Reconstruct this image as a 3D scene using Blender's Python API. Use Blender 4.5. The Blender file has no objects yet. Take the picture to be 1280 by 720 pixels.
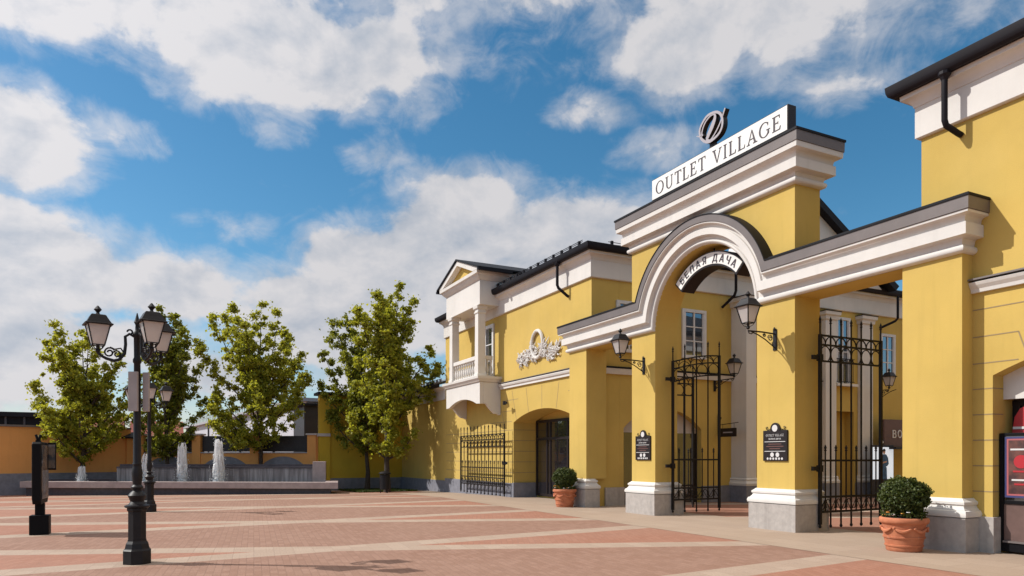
import bpy, bmesh, math, random
import numpy as np
from mathutils import Vector, Matrix
from mathutils.geometry import tessellate_polygon

random.seed(7)
R = math.radians
scene = bpy.context.scene
COL = scene.collection
sin, cos, pi = math.sin, math.cos, math.pi

# ------------------------------------------------------------------ materials
def new_mat(name):
    m = bpy.data.materials.new(name); m.use_nodes = True
    nt = m.node_tree
    return m, nt, nt.nodes['Principled BSDF']

def N(nt, typ, **kw):
    n = nt.nodes.new(typ)
    for k, v in kw.items():
        if k.startswith('_'):
            setattr(n, k[1:], v)
        else:
            n.inputs[k.replace('__', ' ')].default_value = v
    return n

def L(nt, a, b): nt.links.new(a, b)

def mathn(nt, op, a, b=None, c=None, clamp=False):
    n = nt.nodes.new('ShaderNodeMath'); n.operation = op; n.use_clamp = clamp
    for i, v in enumerate((a, b, c)):
        if v is None: continue
        if isinstance(v, (int, float)): n.inputs[i].default_value = v
        else: L(nt, v, n.inputs[i])
    return n.outputs[0]

def mixc(nt, fac, a, b, blend='MIX'):
    n = nt.nodes.new('ShaderNodeMix'); n.data_type = 'RGBA'; n.blend_type = blend
    if isinstance(fac, (int, float)): n.inputs[0].default_value = fac
    else: L(nt, fac, n.inputs[0])
    for s, v in ((n.inputs[6], a), (n.inputs[7], b)):
        if isinstance(v, (tuple, list)): s.default_value = (*v[:3], 1)
        else: L(nt, v, s)
    return n.outputs[2]

def ramp(nt, fac, lo, hi, tolo=0., tohi=1.):
    n = nt.nodes.new('ShaderNodeMapRange'); n.interpolation_type = 'SMOOTHSTEP'
    L(nt, fac, n.inputs[0])
    for i, v in enumerate((lo, hi, tolo, tohi)): n.inputs[i + 1].default_value = v
    return n.outputs[0]

def noise(nt, vec, scale, detail=4, rough=.55, dist=0.):
    n = N(nt, 'ShaderNodeTexNoise', Scale=scale, Detail=detail, Roughness=rough, Distortion=dist)
    if vec is not None: L(nt, vec, n.inputs['Vector'])
    return n.outputs['Fac']

def pos(nt, scale=(1, 1, 1)):
    g = nt.nodes.new('ShaderNodeNewGeometry')
    m = nt.nodes.new('ShaderNodeMapping'); m.inputs['Scale'].default_value = scale
    L(nt, g.outputs['Position'], m.inputs['Vector'])
    return m.outputs[0]

def simple(name, col, rough=.6, metal=0., spec=.5, mottle=.0, mscale=3., bump=0., bscale=40., streak=0., col2=None):
    m, nt, b = new_mat(name)
    b.inputs['Base Color'].default_value = (*col, 1)
    b.inputs['Roughness'].default_value = rough
    b.inputs['Metallic'].default_value = metal
    b.inputs['Specular IOR Level'].default_value = spec
    c = None
    if mottle or streak or col2:
        dark = tuple(max(0, x * (1 - mottle)) for x in col) if col2 is None else col2
        lite = tuple(min(1, x * (1 + mottle)) for x in col)
        f = ramp(nt, noise(nt, pos(nt), mscale, 6, .6), .3, .7)
        c = mixc(nt, f, dark, lite)
        if streak:
            s = ramp(nt, noise(nt, pos(nt, (5, 5, .35)), 1.0, 5, .6), .5, .8)
            c = mixc(nt, mathn(nt, 'MULTIPLY', s, streak), c, tuple(x * .62 for x in col))
        L(nt, c, b.inputs['Base Color'])
    if bump:
        bp = nt.nodes.new('ShaderNodeBump'); bp.inputs['Strength'].default_value = bump; bp.inputs['Distance'].default_value = .02
        L(nt, noise(nt, pos(nt), bscale, 5, .6), bp.inputs['Height']); L(nt, bp.outputs[0], b.inputs['Normal'])
        if mottle:
            L(nt, ramp(nt, noise(nt, pos(nt), mscale * 2.3, 4), .3, .7, max(0, rough - .1), min(1, rough + .1)), b.inputs['Roughness'])
    return m

M = {}
M['yellow'] = simple('yellow_stucco', (.562, .393, .110), .9, spec=.2, mottle=.065, mscale=.55, bump=.16, bscale=70, streak=.2)
M['ochre'] = simple('ochre_stucco', (.74, .35, .115), .9, spec=.2, mottle=.06, mscale=.6, bump=.12, bscale=60, streak=.2)
M['olive'] = simple('mustard_stucco', (.56, .37, .04), .9, spec=.2, mottle=.06, mscale=.6, bump=.12, bscale=60, streak=.15)
M['white'] = simple('white_stucco_trim', (.66, .63, .60), .8, spec=.25, mottle=.045, mscale=1.0, bump=.08, bscale=60, streak=.22)
M['flash'] = simple('brown_metal_flashing', (.155, .130, .125), .5, metal=.1, mottle=.08, mscale=2, streak=.1)
M['roof'] = simple('dark_roof_metal', (.009, .009, .012), .6, spec=.2, mottle=.25, mscale=2)
M['gutter'] = simple('dark_gutter_metal', (.010, .008, .012), .55, spec=.2, mottle=.15, mscale=2)
M['stone'] = simple('grey_granite_plinth', (.40, .36, .335), .75, mottle=.10, mscale=9, bump=.05, bscale=120, streak=.55)
M['stone_dark'] = simple('bluish_grey_plinth', (.20, .20, .235), .8, mottle=.14, mscale=4, bump=.08, bscale=60, streak=.4)
M['joint'] = simple('stucco_joint', (.30, .22, .12), .95)
M['iron'] = simple('black_wrought_iron', (.008, .0065, .008), .55, spec=.3, mottle=.3, mscale=8)
M['lamp_iron'] = simple('dark_cast_iron', (.010, .0085, .011), .5, spec=.3, mottle=.25, mscale=9)
M['board'] = simple('dark_brown_board', (.016, .011, .012), .45, spec=.3, mottle=.1, mscale=6)
M['stand'] = simple('black_stand_casing', (.004, .0035, .005), .6, spec=.15, mottle=.2, mscale=5)
M['letter'] = simple('dark_lettering', (.05, .035, .045), .5)
M['pale_letter'] = simple('pale_lettering', (.62, .60, .60), .6)
M['dim_letter'] = simple('faded_red_lettering', (.16, .07, .06), .6)
M['sign_white'] = simple('white_sign_face', (.78, .765, .74), .5, mottle=.02, mscale=2)
M['logo_face'] = simple('grey_logo_face', (.36, .33, .36), .45)
M['win_white'] = simple('white_window_frame', (.62, .61, .62), .5, mottle=.04, mscale=5)
M['grey_tymp'] = simple('grey_white_panel', (.50, .46, .45), .7, mottle=.06, mscale=3)
M['slab'] = simple('fountain_stone', (.36, .285, .275), .7, mottle=.12, mscale=3, bump=.08, bscale=40, streak=.25)
M['slab_dark'] = simple('dark_wet_stone', (.075, .06, .07), .5, mottle=.2, mscale=5)
M['bark'] = simple('tree_bark', (.055, .040, .030), .9, mottle=.35, mscale=14, bump=.5, bscale=30)
M['panel_grey'] = simple('pale_grey_box', (.34, .30, .30), .6, mottle=.08, mscale=4)
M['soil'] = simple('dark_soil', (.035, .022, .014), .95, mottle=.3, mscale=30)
M['hall_white'] = simple('white_hall_cladding', (.50, .49, .53), .6, mottle=.05, mscale=.7, streak=.2)
M['far_dark'] = simple('far_grey_building', (.075, .075, .085), .7, mottle=.3, mscale=.8)
M['far_red'] = simple('red_far_roof', (.20, .045, .03), .8, mottle=.25, mscale=1.)
M['fence'] = simple('dark_fence_slat', (.018, .015, .018), .5, mottle=.2, mscale=2)
M['fence_rail'] = simple('pale_coping', (.34, .33, .36), .6, mottle=.08, mscale=2)
M['poster_blue'] = simple('blue_poster_frame', (.05, .055, .16), .3)
M['poster_pink'] = simple('pink_poster_band', (.40, .11, .12), .35)
M['poster_dark'] = simple('dark_poster_picture', (.045, .025, .03), .2, col2=(.16, .06, .05), mscale=6)
M['red'] = simple('red_shop_sign', (.42, .02, .03), .4)
M['brown_panel'] = simple('brown_shop_panel', (.14, .085, .075), .35, mottle=.12, mscale=5)
M['skin'] = simple('poster_skin_tone', (.55, .33, .25), .5)
M['denim'] = simple('poster_denim', (.03, .10, .22), .5, mottle=.4, mscale=9)
M['hair'] = simple('poster_dark_hair', (.02, .015, .02), .5)
M['awning'] = simple('brown_shop_fascia', (.12, .065, .055), .6, mottle=.1, mscale=4)
M['yellow_flower'] = simple('orange_yellow_petal', (.75, .36, .02), .6, col2=(.70, .17, .01), mscale=25)
M['white_flower'] = simple('white_petal', (.7, .68, .66), .6)

def glass_mat(name, base, gloss, tint=(.8, .85, .9)):
    m, nt, b = new_mat(name)
    b.inputs['Base Color'].default_value = (*base, 1); b.inputs['Roughness'].default_value = .25
    g = N(nt, 'ShaderNodeBsdfGlossy', Roughness=.015, Color=(*tint, 1))
    bp = nt.nodes.new('ShaderNodeBump'); bp.inputs['Strength'].default_value = .02
    L(nt, noise(nt, pos(nt), 1.1, 2), bp.inputs['Height']); L(nt, bp.outputs[0], g.inputs['Normal'])
    fr = N(nt, 'ShaderNodeFresnel', IOR=1.5)
    f = mathn(nt, 'ADD', fr.outputs[0], gloss, clamp=True)
    mx = nt.nodes.new('ShaderNodeMixShader')
    L(nt, f, mx.inputs[0]); L(nt, b.outputs[0], mx.inputs[1]); L(nt, g.outputs[0], mx.inputs[2])
    L(nt, mx.outputs[0], nt.nodes['Material Output'].inputs[0])
    return m
M['glass'] = glass_mat('window_glass', (.012, .015, .02), .22)
M['shop_glass'] = glass_mat('shop_glass', (.010, .008, .010), .10)

def lamp_glass():
    m, nt, b = new_mat('frosted_lantern_glass')
    b.inputs['Base Color'].default_value = (.74, .71, .71, 1); b.inputs['Roughness'].default_value = .25
    t = N(nt, 'ShaderNodeBsdfTranslucent', Color=(.80, .73, .69, 1))
    mx = nt.nodes.new('ShaderNodeMixShader'); mx.inputs[0].default_value = .5
    L(nt, b.outputs[0], mx.inputs[1]); L(nt, t.outputs[0], mx.inputs[2])
    L(nt, mx.outputs[0], nt.nodes['Material Output'].inputs[0])
    return m
M['lamp_glass'] = lamp_glass()

def leaf_mat(name, dark, lite, trans, tw=.35):
    m, nt, b = new_mat(name)
    a = nt.nodes.new('ShaderNodeAttribute'); a.attribute_name = 'leafvar'
    c = mixc(nt, a.outputs['Fac'], dark, lite)
    L(nt, c, b.inputs['Base Color']); b.inputs['Roughness'].default_value = .5; b.inputs['Specular IOR Level'].default_value = .3
    t = nt.nodes.new('ShaderNodeBsdfTranslucent'); L(nt, mixc(nt, .75, c, trans), t.inputs['Color'])
    mx = nt.nodes.new('ShaderNodeMixShader'); mx.inputs[0].default_value = tw
    L(nt, b.outputs[0], mx.inputs[1]); L(nt, t.outputs[0], mx.inputs[2])
    L(nt, mx.outputs[0], nt.nodes['Material Output'].inputs[0])
    return m
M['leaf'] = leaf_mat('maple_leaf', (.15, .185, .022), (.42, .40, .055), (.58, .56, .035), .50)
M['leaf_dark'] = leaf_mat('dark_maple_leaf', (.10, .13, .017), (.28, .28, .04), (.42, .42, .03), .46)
M['box_leaf'] = leaf_mat('boxwood_leaf', (.028, .045, .009), (.085, .105, .022), (.11, .15, .02), .2)
M['grass'] = leaf_mat('lawn_grass', (.035, .055, .010), (.08, .10, .02), (.10, .14, .02), .3)

def terracotta():
    m, nt, b = new_mat('weathered_terracotta')
    p = pos(nt)
    c = mixc(nt, ramp(nt, noise(nt, p, 6, 6, .6), .3, .7), (.42, .135, .065), (.55, .20, .10))
    c = mixc(nt, mathn(nt, 'MULTIPLY', ramp(nt, noise(nt, p, 11, 5, .6, .4), .60, .74), .35), c, (.60, .42, .34))
    L(nt, c, b.inputs['Base Color']); b.inputs['Roughness'].default_value = .85
    bp = nt.nodes.new('ShaderNodeBump'); bp.inputs['Strength'].default_value = .1; bp.inputs['Distance'].default_value = .01
    L(nt, noise(nt, p, 60, 4), bp.inputs['Height']); L(nt, bp.outputs[0], b.inputs['Normal'])
    return m
M['terra'] = terracotta()

def water_jet_mat():
    m, nt, b = new_mat('white_water_spray')
    b.inputs['Base Color'].default_value = (.93, .94, .95, 1); b.inputs['Roughness'].default_value = .3
    t = N(nt, 'ShaderNodeBsdfTranslucent', Color=(.96, .96, .97, 1))
    mx = nt.nodes.new('ShaderNodeMixShader'); mx.inputs[0].default_value = .5
    L(nt, b.outputs[0], mx.inputs[1]); L(nt, t.outputs[0], mx.inputs[2])
    tr = nt.nodes.new('ShaderNodeBsdfTransparent')
    mx2 = nt.nodes.new('ShaderNodeMixShader')
    L(nt, ramp(nt, noise(nt, pos(nt, (1, 1, .5)), 13, 5, .7),  .28, .42, .93, 1.), mx2.inputs[0])
    L(nt, tr.outputs[0], mx2.inputs[1]); L(nt, mx.outputs[0], mx2.inputs[2])
    L(nt, mx2.outputs[0], nt.nodes['Material Output'].inputs[0])
    return m
M['jet'] = water_jet_mat()

def pool_water():
    m, nt, b = new_mat('pool_water')
    b.inputs['Base Color'].default_value = (.05, .06, .07, 1); b.inputs['Roughness'].default_value = .08
    bp = nt.nodes.new('ShaderNodeBump'); bp.inputs['Strength'].default_value = .5; bp.inputs['Distance'].default_value = .05
    L(nt, noise(nt, pos(nt), 5, 4), bp.inputs['Height']); L(nt, bp.outputs[0], b.inputs['Normal'])
    return m
M['pool'] = pool_water()

def cascade_mat():
    m, nt, b = new_mat('wet_cascade_wall')
    s = ramp(nt, noise(nt, pos(nt, (4, 4, .25)), 1.6, 6, .65), .35, .75)
    c = mixc(nt, s, (.16, .135, .14), (.42, .38, .385))
    L(nt, c, b.inputs['Base Color']); b.inputs['Roughness'].default_value = .3
    return m
M['cascade'] = cascade_mat()

def corrugated():
    m, nt, b = new_mat('blue_grey_metal_roof')
    b.inputs['Base Color'].default_value = (.10, .11, .14, 1); b.inputs['Roughness'].default_value = .35; b.inputs['Metallic'].default_value = .4
    w = N(nt, 'ShaderNodeTexWave', Scale=.9); w.bands_direction = 'X'; L(nt, pos(nt), w.inputs['Vector'])
    bp = nt.nodes.new('ShaderNodeBump'); bp.inputs['Strength'].default_value = 1.; bp.inputs['Distance'].default_value = .06
    L(nt, w.outputs['Fac'], bp.inputs['Height']); L(nt, bp.outputs[0], b.inputs['Normal'])
    return m
M['corrugated'] = corrugated()

def poster_mat():
    m, nt, b = new_mat('street_poster_picture')
    f = ramp(nt, noise(nt, pos(nt, (3, 3, 2.2)), 1.4, 4, .6, .5), .38, .62)
    c = mixc(nt, f, (.018, .022, .035), (.17, .12, .085))
    g_ = ramp(nt, noise(nt, pos(nt, (1, 1, 3.)), 2.3, 2), .55, .66)
    c = mixc(nt, mathn(nt, 'MULTIPLY', g_, .6), c, (.20, .20, .22))
    L(nt, c, b.inputs['Base Color']); b.inputs['Roughness'].default_value = .25
    return m
M['poster'] = poster_mat()
def lit_poster():
    m, nt, b = new_mat('backlit_poster_sheet')
    b.inputs['Base Color'].default_value = (.7, .72, .75, 1); b.inputs['Emission Color'].default_value = (.80, .90, 1., 1); b.inputs['Emission Strength'].default_value = .55
    return m
M['lit_poster'] = lit_poster()

# --------------------------------------------------------------- the paving
def paving():
    m, nt, b = new_mat('diagonal_brick_paving')
    g = nt.nodes.new('ShaderNodeNewGeometry')
    sp = nt.nodes.new('ShaderNodeSeparateXYZ'); L(nt, g.outputs['Position'], sp.inputs[0])
    x, y = sp.outputs[0], sp.outputs[1]
    def off(a, o, per):
        v = mathn(nt, 'ADD', mathn(nt, 'MULTIPLY', x, cos(a)), mathn(nt, 'MULTIPLY', y, -sin(a)))
        s = mathn(nt, 'DIVIDE', mathn(nt, 'SUBTRACT', v, o), per)
        idx = mathn(nt, 'FLOOR', s)
        fr = mathn(nt, 'SUBTRACT', s, idx)
        d = mathn(nt, 'MULTIPLY', mathn(nt, 'MINIMUM', fr, mathn(nt, 'SUBTRACT', 1., fr)), per)   # metres to the band's centre
        return idx, d
    i1, d1 = off(R(20.8), -12.45, 5.25)
    i2, d2 = off(R(-6.2), -11.92, 5.40)
    par = mathn(nt, 'MODULO', mathn(nt, 'ADD', mathn(nt, 'ADD', i1, i2), 100.), 2.)
    par = mathn(nt, 'GREATER_THAN', par, .5)
    band = mathn(nt, 'LESS_THAN', mathn(nt, 'MINIMUM', d1, d2), .32)
    def bricks(rot, c1, c2, mor):
        mp = nt.nodes.new('ShaderNodeMapping'); mp.inputs['Rotation'].default_value = (0, 0, rot)
        L(nt, g.outputs['Position'], mp.inputs['Vector'])
        t = N(nt, 'ShaderNodeTexBrick', Scale=1., Color1=(*c1, 1), Color2=(*c2, 1), Mortar=(*mor, 1))
        t.inputs['Mortar Size'].default_value = .006; t.inputs['Mortar Smooth'].default_value = .3; t.inputs['Bias'].default_value = -.1
        t.inputs['Brick Width'].default_value = .21; t.inputs['Row Height'].default_value = .105
        L(nt, mp.outputs[0], t.inputs['Vector'])
        return t
    ta = bricks(R(6.2), (.245, .137, .098), (.298, .176, .132), (.222, .126, .092))
    tb = bricks(R(-20.8 + 45), (.300, .138, .092), (.345, .168, .116), (.26, .128, .09))
    tc = bricks(R(6.2), (.355, .268, .210), (.40, .308, .245), (.30, .225, .178))
    tc.inputs['Brick Width'].default_value = .42; tc.inputs['Row Height'].default_value = .32
    c = mixc(nt, par, ta.outputs['Color'], tb.outputs['Color'])
    c = mixc(nt, band, c, tc.outputs['Color'])
    p = g.outputs['Position']
    big = ramp(nt, noise(nt, p, .35, 6, .65), .3, .72)
    c = mixc(nt, mathn(nt, 'MULTIPLY', big, .22), c, (.335, .23, .18))
    spot = ramp(nt, noise(nt, p, 2.2, 7, .7), .58, .75)
    c = mixc(nt, mathn(nt, 'MULTIPLY', spot, .30), c, (.20, .125, .10))
    fine = noise(nt, p, 34, 3, .7)
    c = mixc(nt, .35, c, mixc(nt, ramp(nt, fine, .3, .7), (.7, .7, .7), (1.25, 1.25, 1.25)), 'MULTIPLY')
    L(nt, c, b.inputs['Base Color'])
    b.inputs['Roughness'].default_value = .85; b.inputs['Specular IOR Level'].default_value = .25
    bp = nt.nodes.new('ShaderNodeBump'); bp.inputs['Strength'].default_value = .35; bp.inputs['Distance'].default_value = .01
    h = mathn(nt, 'SUBTRACT', mathn(nt, 'MULTIPLY', fine, .4), ta.outputs['Fac'])
    L(nt, h, bp.inputs['Height']); L(nt, bp.outputs[0], b.inputs['Normal'])
    return m
M['paving'] = paving()

def apron_mat():
    m, nt, b = new_mat('cream_stone_pavement')
    g = nt.nodes.new('ShaderNodeNewGeometry')
    t = N(nt, 'ShaderNodeTexBrick', Scale=1., Color1=(.345, .26, .198, 1), Color2=(.38, .29, .224, 1), Mortar=(.27, .20, .152, 1))
    t.inputs['Mortar Size'].default_value = .006; t.inputs['Brick Width'].default_value = .9; t.inputs['Row Height'].default_value = .6
    L(nt, g.outputs['Position'], t.inputs['Vector'])
    p = g.outputs['Position']
    c = mixc(nt, mathn(nt, 'MULTIPLY', ramp(nt, noise(nt, p, .8, 6, .65), .35, .75), .35), t.outputs['Color'], (.31, .222, .168))
    c = mixc(nt, mathn(nt, 'MULTIPLY', ramp(nt, noise(nt, p, 3.5, 7, .7), .58, .78), .3), c, (.25, .18, .14))
    fine = noise(nt, p, 40, 3, .7)
    c = mixc(nt, .3, c, mixc(nt, ramp(nt, fine, .3, .7), (.75, .75, .75), (1.2, 1.2, 1.2)), 'MULTIPLY')
    L(nt, c, b.inputs['Base Color']); b.inputs['Roughness'].default_value = .8; b.inputs['Specular IOR Level'].default_value = .3
    return m
M['apron'] = apron_mat()

# ------------------------------------------------------------- mesh builder
def gz(x): return max(-.5, -.02 * max(0., -26 - x))

WORLD = {}            # object -> world location of its root Empty
class MB:
    def __init__(s): s.v = []; s.f = []
    def add(s, vs, fs):
        o = len(s.v); s.v += [tuple(p) for p in vs]; s.f += [tuple(i + o for i in f) for f in fs]; return s
    def box(s, x0, x1, y0, y1, z0, z1):
        v = [(x, y, z) for z in (z0, z1) for y in (y0, y1) for x in (x0, x1)]
        return s.add(v, [(0, 2, 3, 1), (4, 5, 7, 6), (0, 1, 5, 4), (1, 3, 7, 5), (3, 2, 6, 7), (2, 0, 4, 6)])
    def obox(s, c, ax, ay, hx, hy, z0, z1):
        c = Vector(c); ax = Vector(ax).normalized(); ay = Vector(ay).normalized()
        v = []
        for z in (z0, z1):
            for sy in (-1, 1):
                for sx in (-1, 1):
                    p = c + ax * hx * sx + ay * hy * sy; v.append((p.x, p.y, z))
        return s.add(v, [(0, 2, 3, 1), (4, 5, 7, 6), (0, 1, 5, 4), (1, 3, 7, 5), (3, 2, 6, 7), (2, 0, 4, 6)])
    def bar(s, a, b, w, w2=None, n=4, up=(0, 0, 1)):
        return s.tube([a, b], [w, w2 if w2 is not None else w], n)
    def tube(s, pts, r, n=6, caps=True, closed=False):
        pts = [Vector(p) for p in pts]
        if isinstance(r, (int, float)): r = [r] * len(pts)
        m = len(pts); rings = []
        t0 = (pts[1] - pts[0]).normalized()
        up = Vector((0, 0, 1)) if abs(t0.z) < .9 else Vector((0, 1, 0))
        side = t0.cross(up).normalized(); nor = side.cross(t0).normalized()
        for i, p in enumerate(pts):
            if closed: t = pts[(i + 1) % m] - pts[i - 1]
            else: t = pts[min(i + 1, m - 1)] - pts[max(i - 1, 0)]
            t = t.normalized() if t.length > 1e-9 else t0
            nor = (nor - t * nor.dot(t)); nor = nor.normalized() if nor.length > 1e-6 else Vector((1, 0, 0)); side = t.cross(nor)
            a0 = pi / n if n == 4 else 0
            rings.append([p + nor * (r[i] * cos(2 * pi * k / n + a0)) + side * (r[i] * sin(2 * pi * k / n + a0)) for k in range(n)])
        vs = [q for g in rings for q in g]; fs = []
        for i in range(m if closed else m - 1):
            j = (i + 1) % m
            for k in range(n): fs.append((i * n + k, i * n + (k + 1) % n, j * n + (k + 1) % n, j * n + k))
        if caps and not closed:
            fs.append(tuple(range(n - 1, -1, -1))); fs.append(tuple((m - 1) * n + k for k in range(n)))
        return s.add(vs, fs)
    def lathe(s, c, prof, n=16, a0=0., sq=False):
        cx, cy, cz = c; vs = []; fs = []
        for r, z in prof:
            for k in range(n):
                a = 2 * pi * k / n + a0; vs.append((cx + r * cos(a), cy + r * sin(a), cz + z))
        m = len(prof)
        for i in range(m - 1):
            for k in range(n): fs.append((i * n + k, i * n + (k + 1) % n, (i + 1) * n + (k + 1) % n, (i + 1) * n + k))
        fs.append(tuple(range(n - 1, -1, -1))); fs.append(tuple((m - 1) * n + k for k in range(n)))
        return s.add(vs, fs)
    def prism(s, loops, fn, w0, w1):
        """polygon (outline first, then holes) in (u, v) pushed from w0 to w1; fn(u, v, w) -> xyz"""
        flat = [p for l in loops for p in l]
        tris = tessellate_polygon([[Vector((p[0], p[1], 0)) for p in l] for l in loops])
        n = len(flat)
        vs = [fn(u, v, w0) for u, v in flat] + [fn(u, v, w1) for u, v in flat]
        fs = [tuple(t) for t in tris] + [tuple(i + n for i in reversed(t)) for t in tris]
        o = 0
        for l in loops:
            k = len(l)
            for i in range(k):
                a, b = o + i, o + (i + 1) % k; fs.append((a, b, b + n, a + n))
            o += k
        return s.add(vs, fs)
    def rect_sweep(s, prof, x0, x1, y0, y1, cap=True):
        """profile [(z, projection)] carried round a rectangle with mitred corners"""
        vs = []; fs = []
        for z, p in prof: vs += [(x0 - p, y0 - p, z), (x1 + p, y0 - p, z), (x1 + p, y1 + p, z), (x0 - p, y1 + p, z)]
        for j in range(len(prof) - 1):
            for k in range(4): fs.append((j * 4 + k, j * 4 + (k + 1) % 4, j * 4 + 4 + (k + 1) % 4, j * 4 + 4 + k))
        if cap:
            fs.append((3, 2, 1, 0)); m = (len(prof) - 1) * 4; fs.append((m, m + 1, m + 2, m + 3))
        return s.add(vs, fs)
    def split(s, name, m, parent):
        for one in s.each: one.build(name, m, parent)
    def build(s, name, m, parent=None, smooth=False, bevel=0., local=False, kind=None):
        off = Vector((0, 0, 0)) if (local or parent is None) else WORLD.get(parent.name, Vector((0, 0, 0)))
        me = bpy.data.meshes.new(name)
        me.from_pydata([(x - off.x, y - off.y, z - off.z) for x, y, z in s.v], [], s.f)
        bm = bmesh.new(); bm.from_mesh(me); bmesh.ops.remove_doubles(bm, verts=bm.verts, dist=1e-5)
        bmesh.ops.recalc_face_normals(bm, faces=bm.faces); bm.to_mesh(me); bm.free()
        me.materials.append(m if not isinstance(m, str) else M[m])
        if smooth:
            me.polygons.foreach_set('use_smooth', [True] * len(me.polygons))
        o = bpy.data.objects.new(name, me); COL.objects.link(o)
        if smooth:
            try: me.set_sharp_from_angle(angle=R(38))
            except Exception: pass
        if parent is not None:
            o.parent = parent
            if parent.name in WORLD: WORLD[o.name] = WORLD[parent.name]
        if bevel:
            bv = o.modifiers.new('soft_edge', 'BEVEL'); bv.width = bevel; bv.segments = 2; bv.limit_method = 'ANGLE'; bv.angle_limit = R(40)
        if kind: o['kind'] = kind
        return o

def XZ(u, v, w): return (u, w, v)
def YZ(u, v, w): return (w, u, v)
def XY(u, v, w): return (u, v, w)

def thing(name, label, cat, loc=(0, 0, 0), rz=0., group=None):
    o = bpy.data.objects.new(name, None); COL.objects.link(o)
    o.location = loc; o.rotation_euler = (0, 0, rz); o.empty_display_size = .3
    o['label'] = label; o['category'] = cat
    if group: o['group'] = group
    if rz == 0.: WORLD[o.name] = Vector(loc)
    return o

def copy_thing(o, loc, rz=None, label=None, parent=None):
    c = o.copy(); COL.objects.link(c)
    if parent is not None: c.parent = parent
    else:
        c.location = loc
        if rz is not None: c.rotation_euler = (0, 0, rz)
    if label: c['label'] = label
    for ch in o.children: copy_thing(ch, None, parent=c)
    return c

def arc(cx, cy, r, a0, a1, n): return [(cx + r * cos(a0 + (a1 - a0) * i / n), cy + r * sin(a0 + (a1 - a0) * i / n)) for i in range(n + 1)]

def seg_arch(x0, x1, zb, zs, zc, n=20):
    """outline of an opening with a segmental head"""
    w = (x1 - x0) / 2; h = zc - zs; rad = (w * w + h * h) / (2 * h); cx = (x0 + x1) / 2; cz = zc - rad
    a = math.asin(w / rad)
    top = [(cx + rad * sin(a - 2 * a * i / n), cz + rad * cos(a - 2 * a * i / n)) for i in range(n + 1)]
    return [(x0, zb), (x1, zb)] + top

# --------------------------------------------------------- lettering strokes
def quadpoly(p0, p1, w):
    p0, p1 = Vector(p0), Vector(p1); d = (p1 - p0).normalized(); n = Vector((-d.y, d.x)) * w / 2
    return [tuple(p0 - n), tuple(p1 - n), tuple(p1 + n), tuple(p0 + n)]

def ring_band(cx, cy, ro, ri, a0, a1, n=28):
    o = [(cx + ro[0] * cos(a0 + (a1 - a0) * i / n), cy + ro[1] * sin(a0 + (a1 - a0) * i / n)) for i in range(n + 1)]
    i_ = [(cx + ri[0] * cos(a0 + (a1 - a0) * i / n), cy + ri[1] * sin(a0 + (a1 - a0) * i / n)) for i in range(n + 1)]
    return [[o[k], o[k + 1], i_[k + 1], i_[k]] for k in range(n)]

def serif_letter(ch):
    """(advance, quads) with a cap height of 1"""
    T, t, s = .125, .055, .045
    stem = lambda x, lo=0., hi=1.: [[(x, lo), (x + T, lo), (x + T, hi), (x, hi)]]
    foot = lambda x, w, y: [[(x - .09, y), (x + w + .09, y), (x + w + .07, y + s), (x - .07, y + s)]]
    if ch == 'I': return .42, stem(.14) + foot(.14, T, 0) + foot(.14, T, 1 - s)
    if ch == 'L': return .66, stem(.1) + foot(.1, T, 1 - s) + [[(.02, 0), (.58, 0), (.56, t), (.04, t)], [(.53, .04), (.585, 0), (.62, .24), (.59, .24)]]
    if ch == 'T': return .74, stem(.3) + foot(.3, T, 0) + [[(.03, 1 - t), (.70, 1 - t), (.70, 1), (.03, 1)], [(.03, .78), (.06, .78), (.10, 1 - t), (.03, 1 - t)], [(.67, .78), (.70, .78), (.70, 1 - t), (.63, 1 - t)]]
    if ch == 'E': return .70, stem(.1) + [[(.02, 0), (.60, 0), (.58, t), (.04, t)], [(.02, 1 - t), (.57, 1 - t), (.57, 1), (.02, 1)], [(.2, .49), (.46, .49), (.46, .54), (.2, .54)],
                                         [(.54, .04), (.60, 0), (.64, .24), (.61, .24)], [(.51, 1 - t), (.57, 1 - t), (.57, .78), (.54, .78)], [(.43, .40), (.46, .40), (.46, .63), (.43, .63)]]
    if ch == 'V': return .86, [[(.10, 1 - s), (.24, 1 - s), (.47, .0), (.41, .0)], [(.70, 1 - s), (.76, 1 - s), (.47, 0), (.44, .06)]] + [[(.01, 1 - s), (.34, 1 - s), (.34, 1), (.01, 1)], [(.60, 1 - s), (.86, 1 - s), (.86, 1), (.60, 1)]]
    if ch == 'A': return .84, [[(.10, s), (.155, s), (.42, .93), (.40, 1)], [(.60, s), (.745, s), (.44, 1), (.385, 1)], [(.23, .33), (.60, .33), (.58, .38), (.25, .38)]] + [[(.0, 0), (.26, 0), (.26, s), (.0, s)], [(.51, 0), (.85, 0), (.85, s), (.51, s)]]
    if ch == 'O': return .98, ring_band(.48, .5, (.44, .52), (.32, .47), 0, 2 * pi)
    if ch == 'G': return .94, ring_band(.46, .5, (.42, .52), (.30, .47), R(48), R(330)) + [[(.70, .08), (.82, .16), (.82, .44), (.70, .44)], [(.60, .41), (.90, .41), (.90, .455), (.60, .455)], [(.70, .70), (.735, .70), (.755, .93), (.70, .90)]]
    if ch == 'U': return .92, stem(.13, .35, 1) + [[(.69, .35), (.75, .35), (.75, 1), (.69, 1)]] + ring_band(.44, .35, (.31, .37), (.185, .31), pi, 1.5 * pi, 12) + ring_band(.44, .35, (.31, .37), (.25, .31), 1.5 * pi, 2 * pi, 12) + [[(.02, 1 - s), (.36, 1 - s), (.36, 1), (.02, 1)], [(.60, 1 - s), (.84, 1 - s), (.84, 1), (.60, 1)]]
    return .40, []

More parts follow.
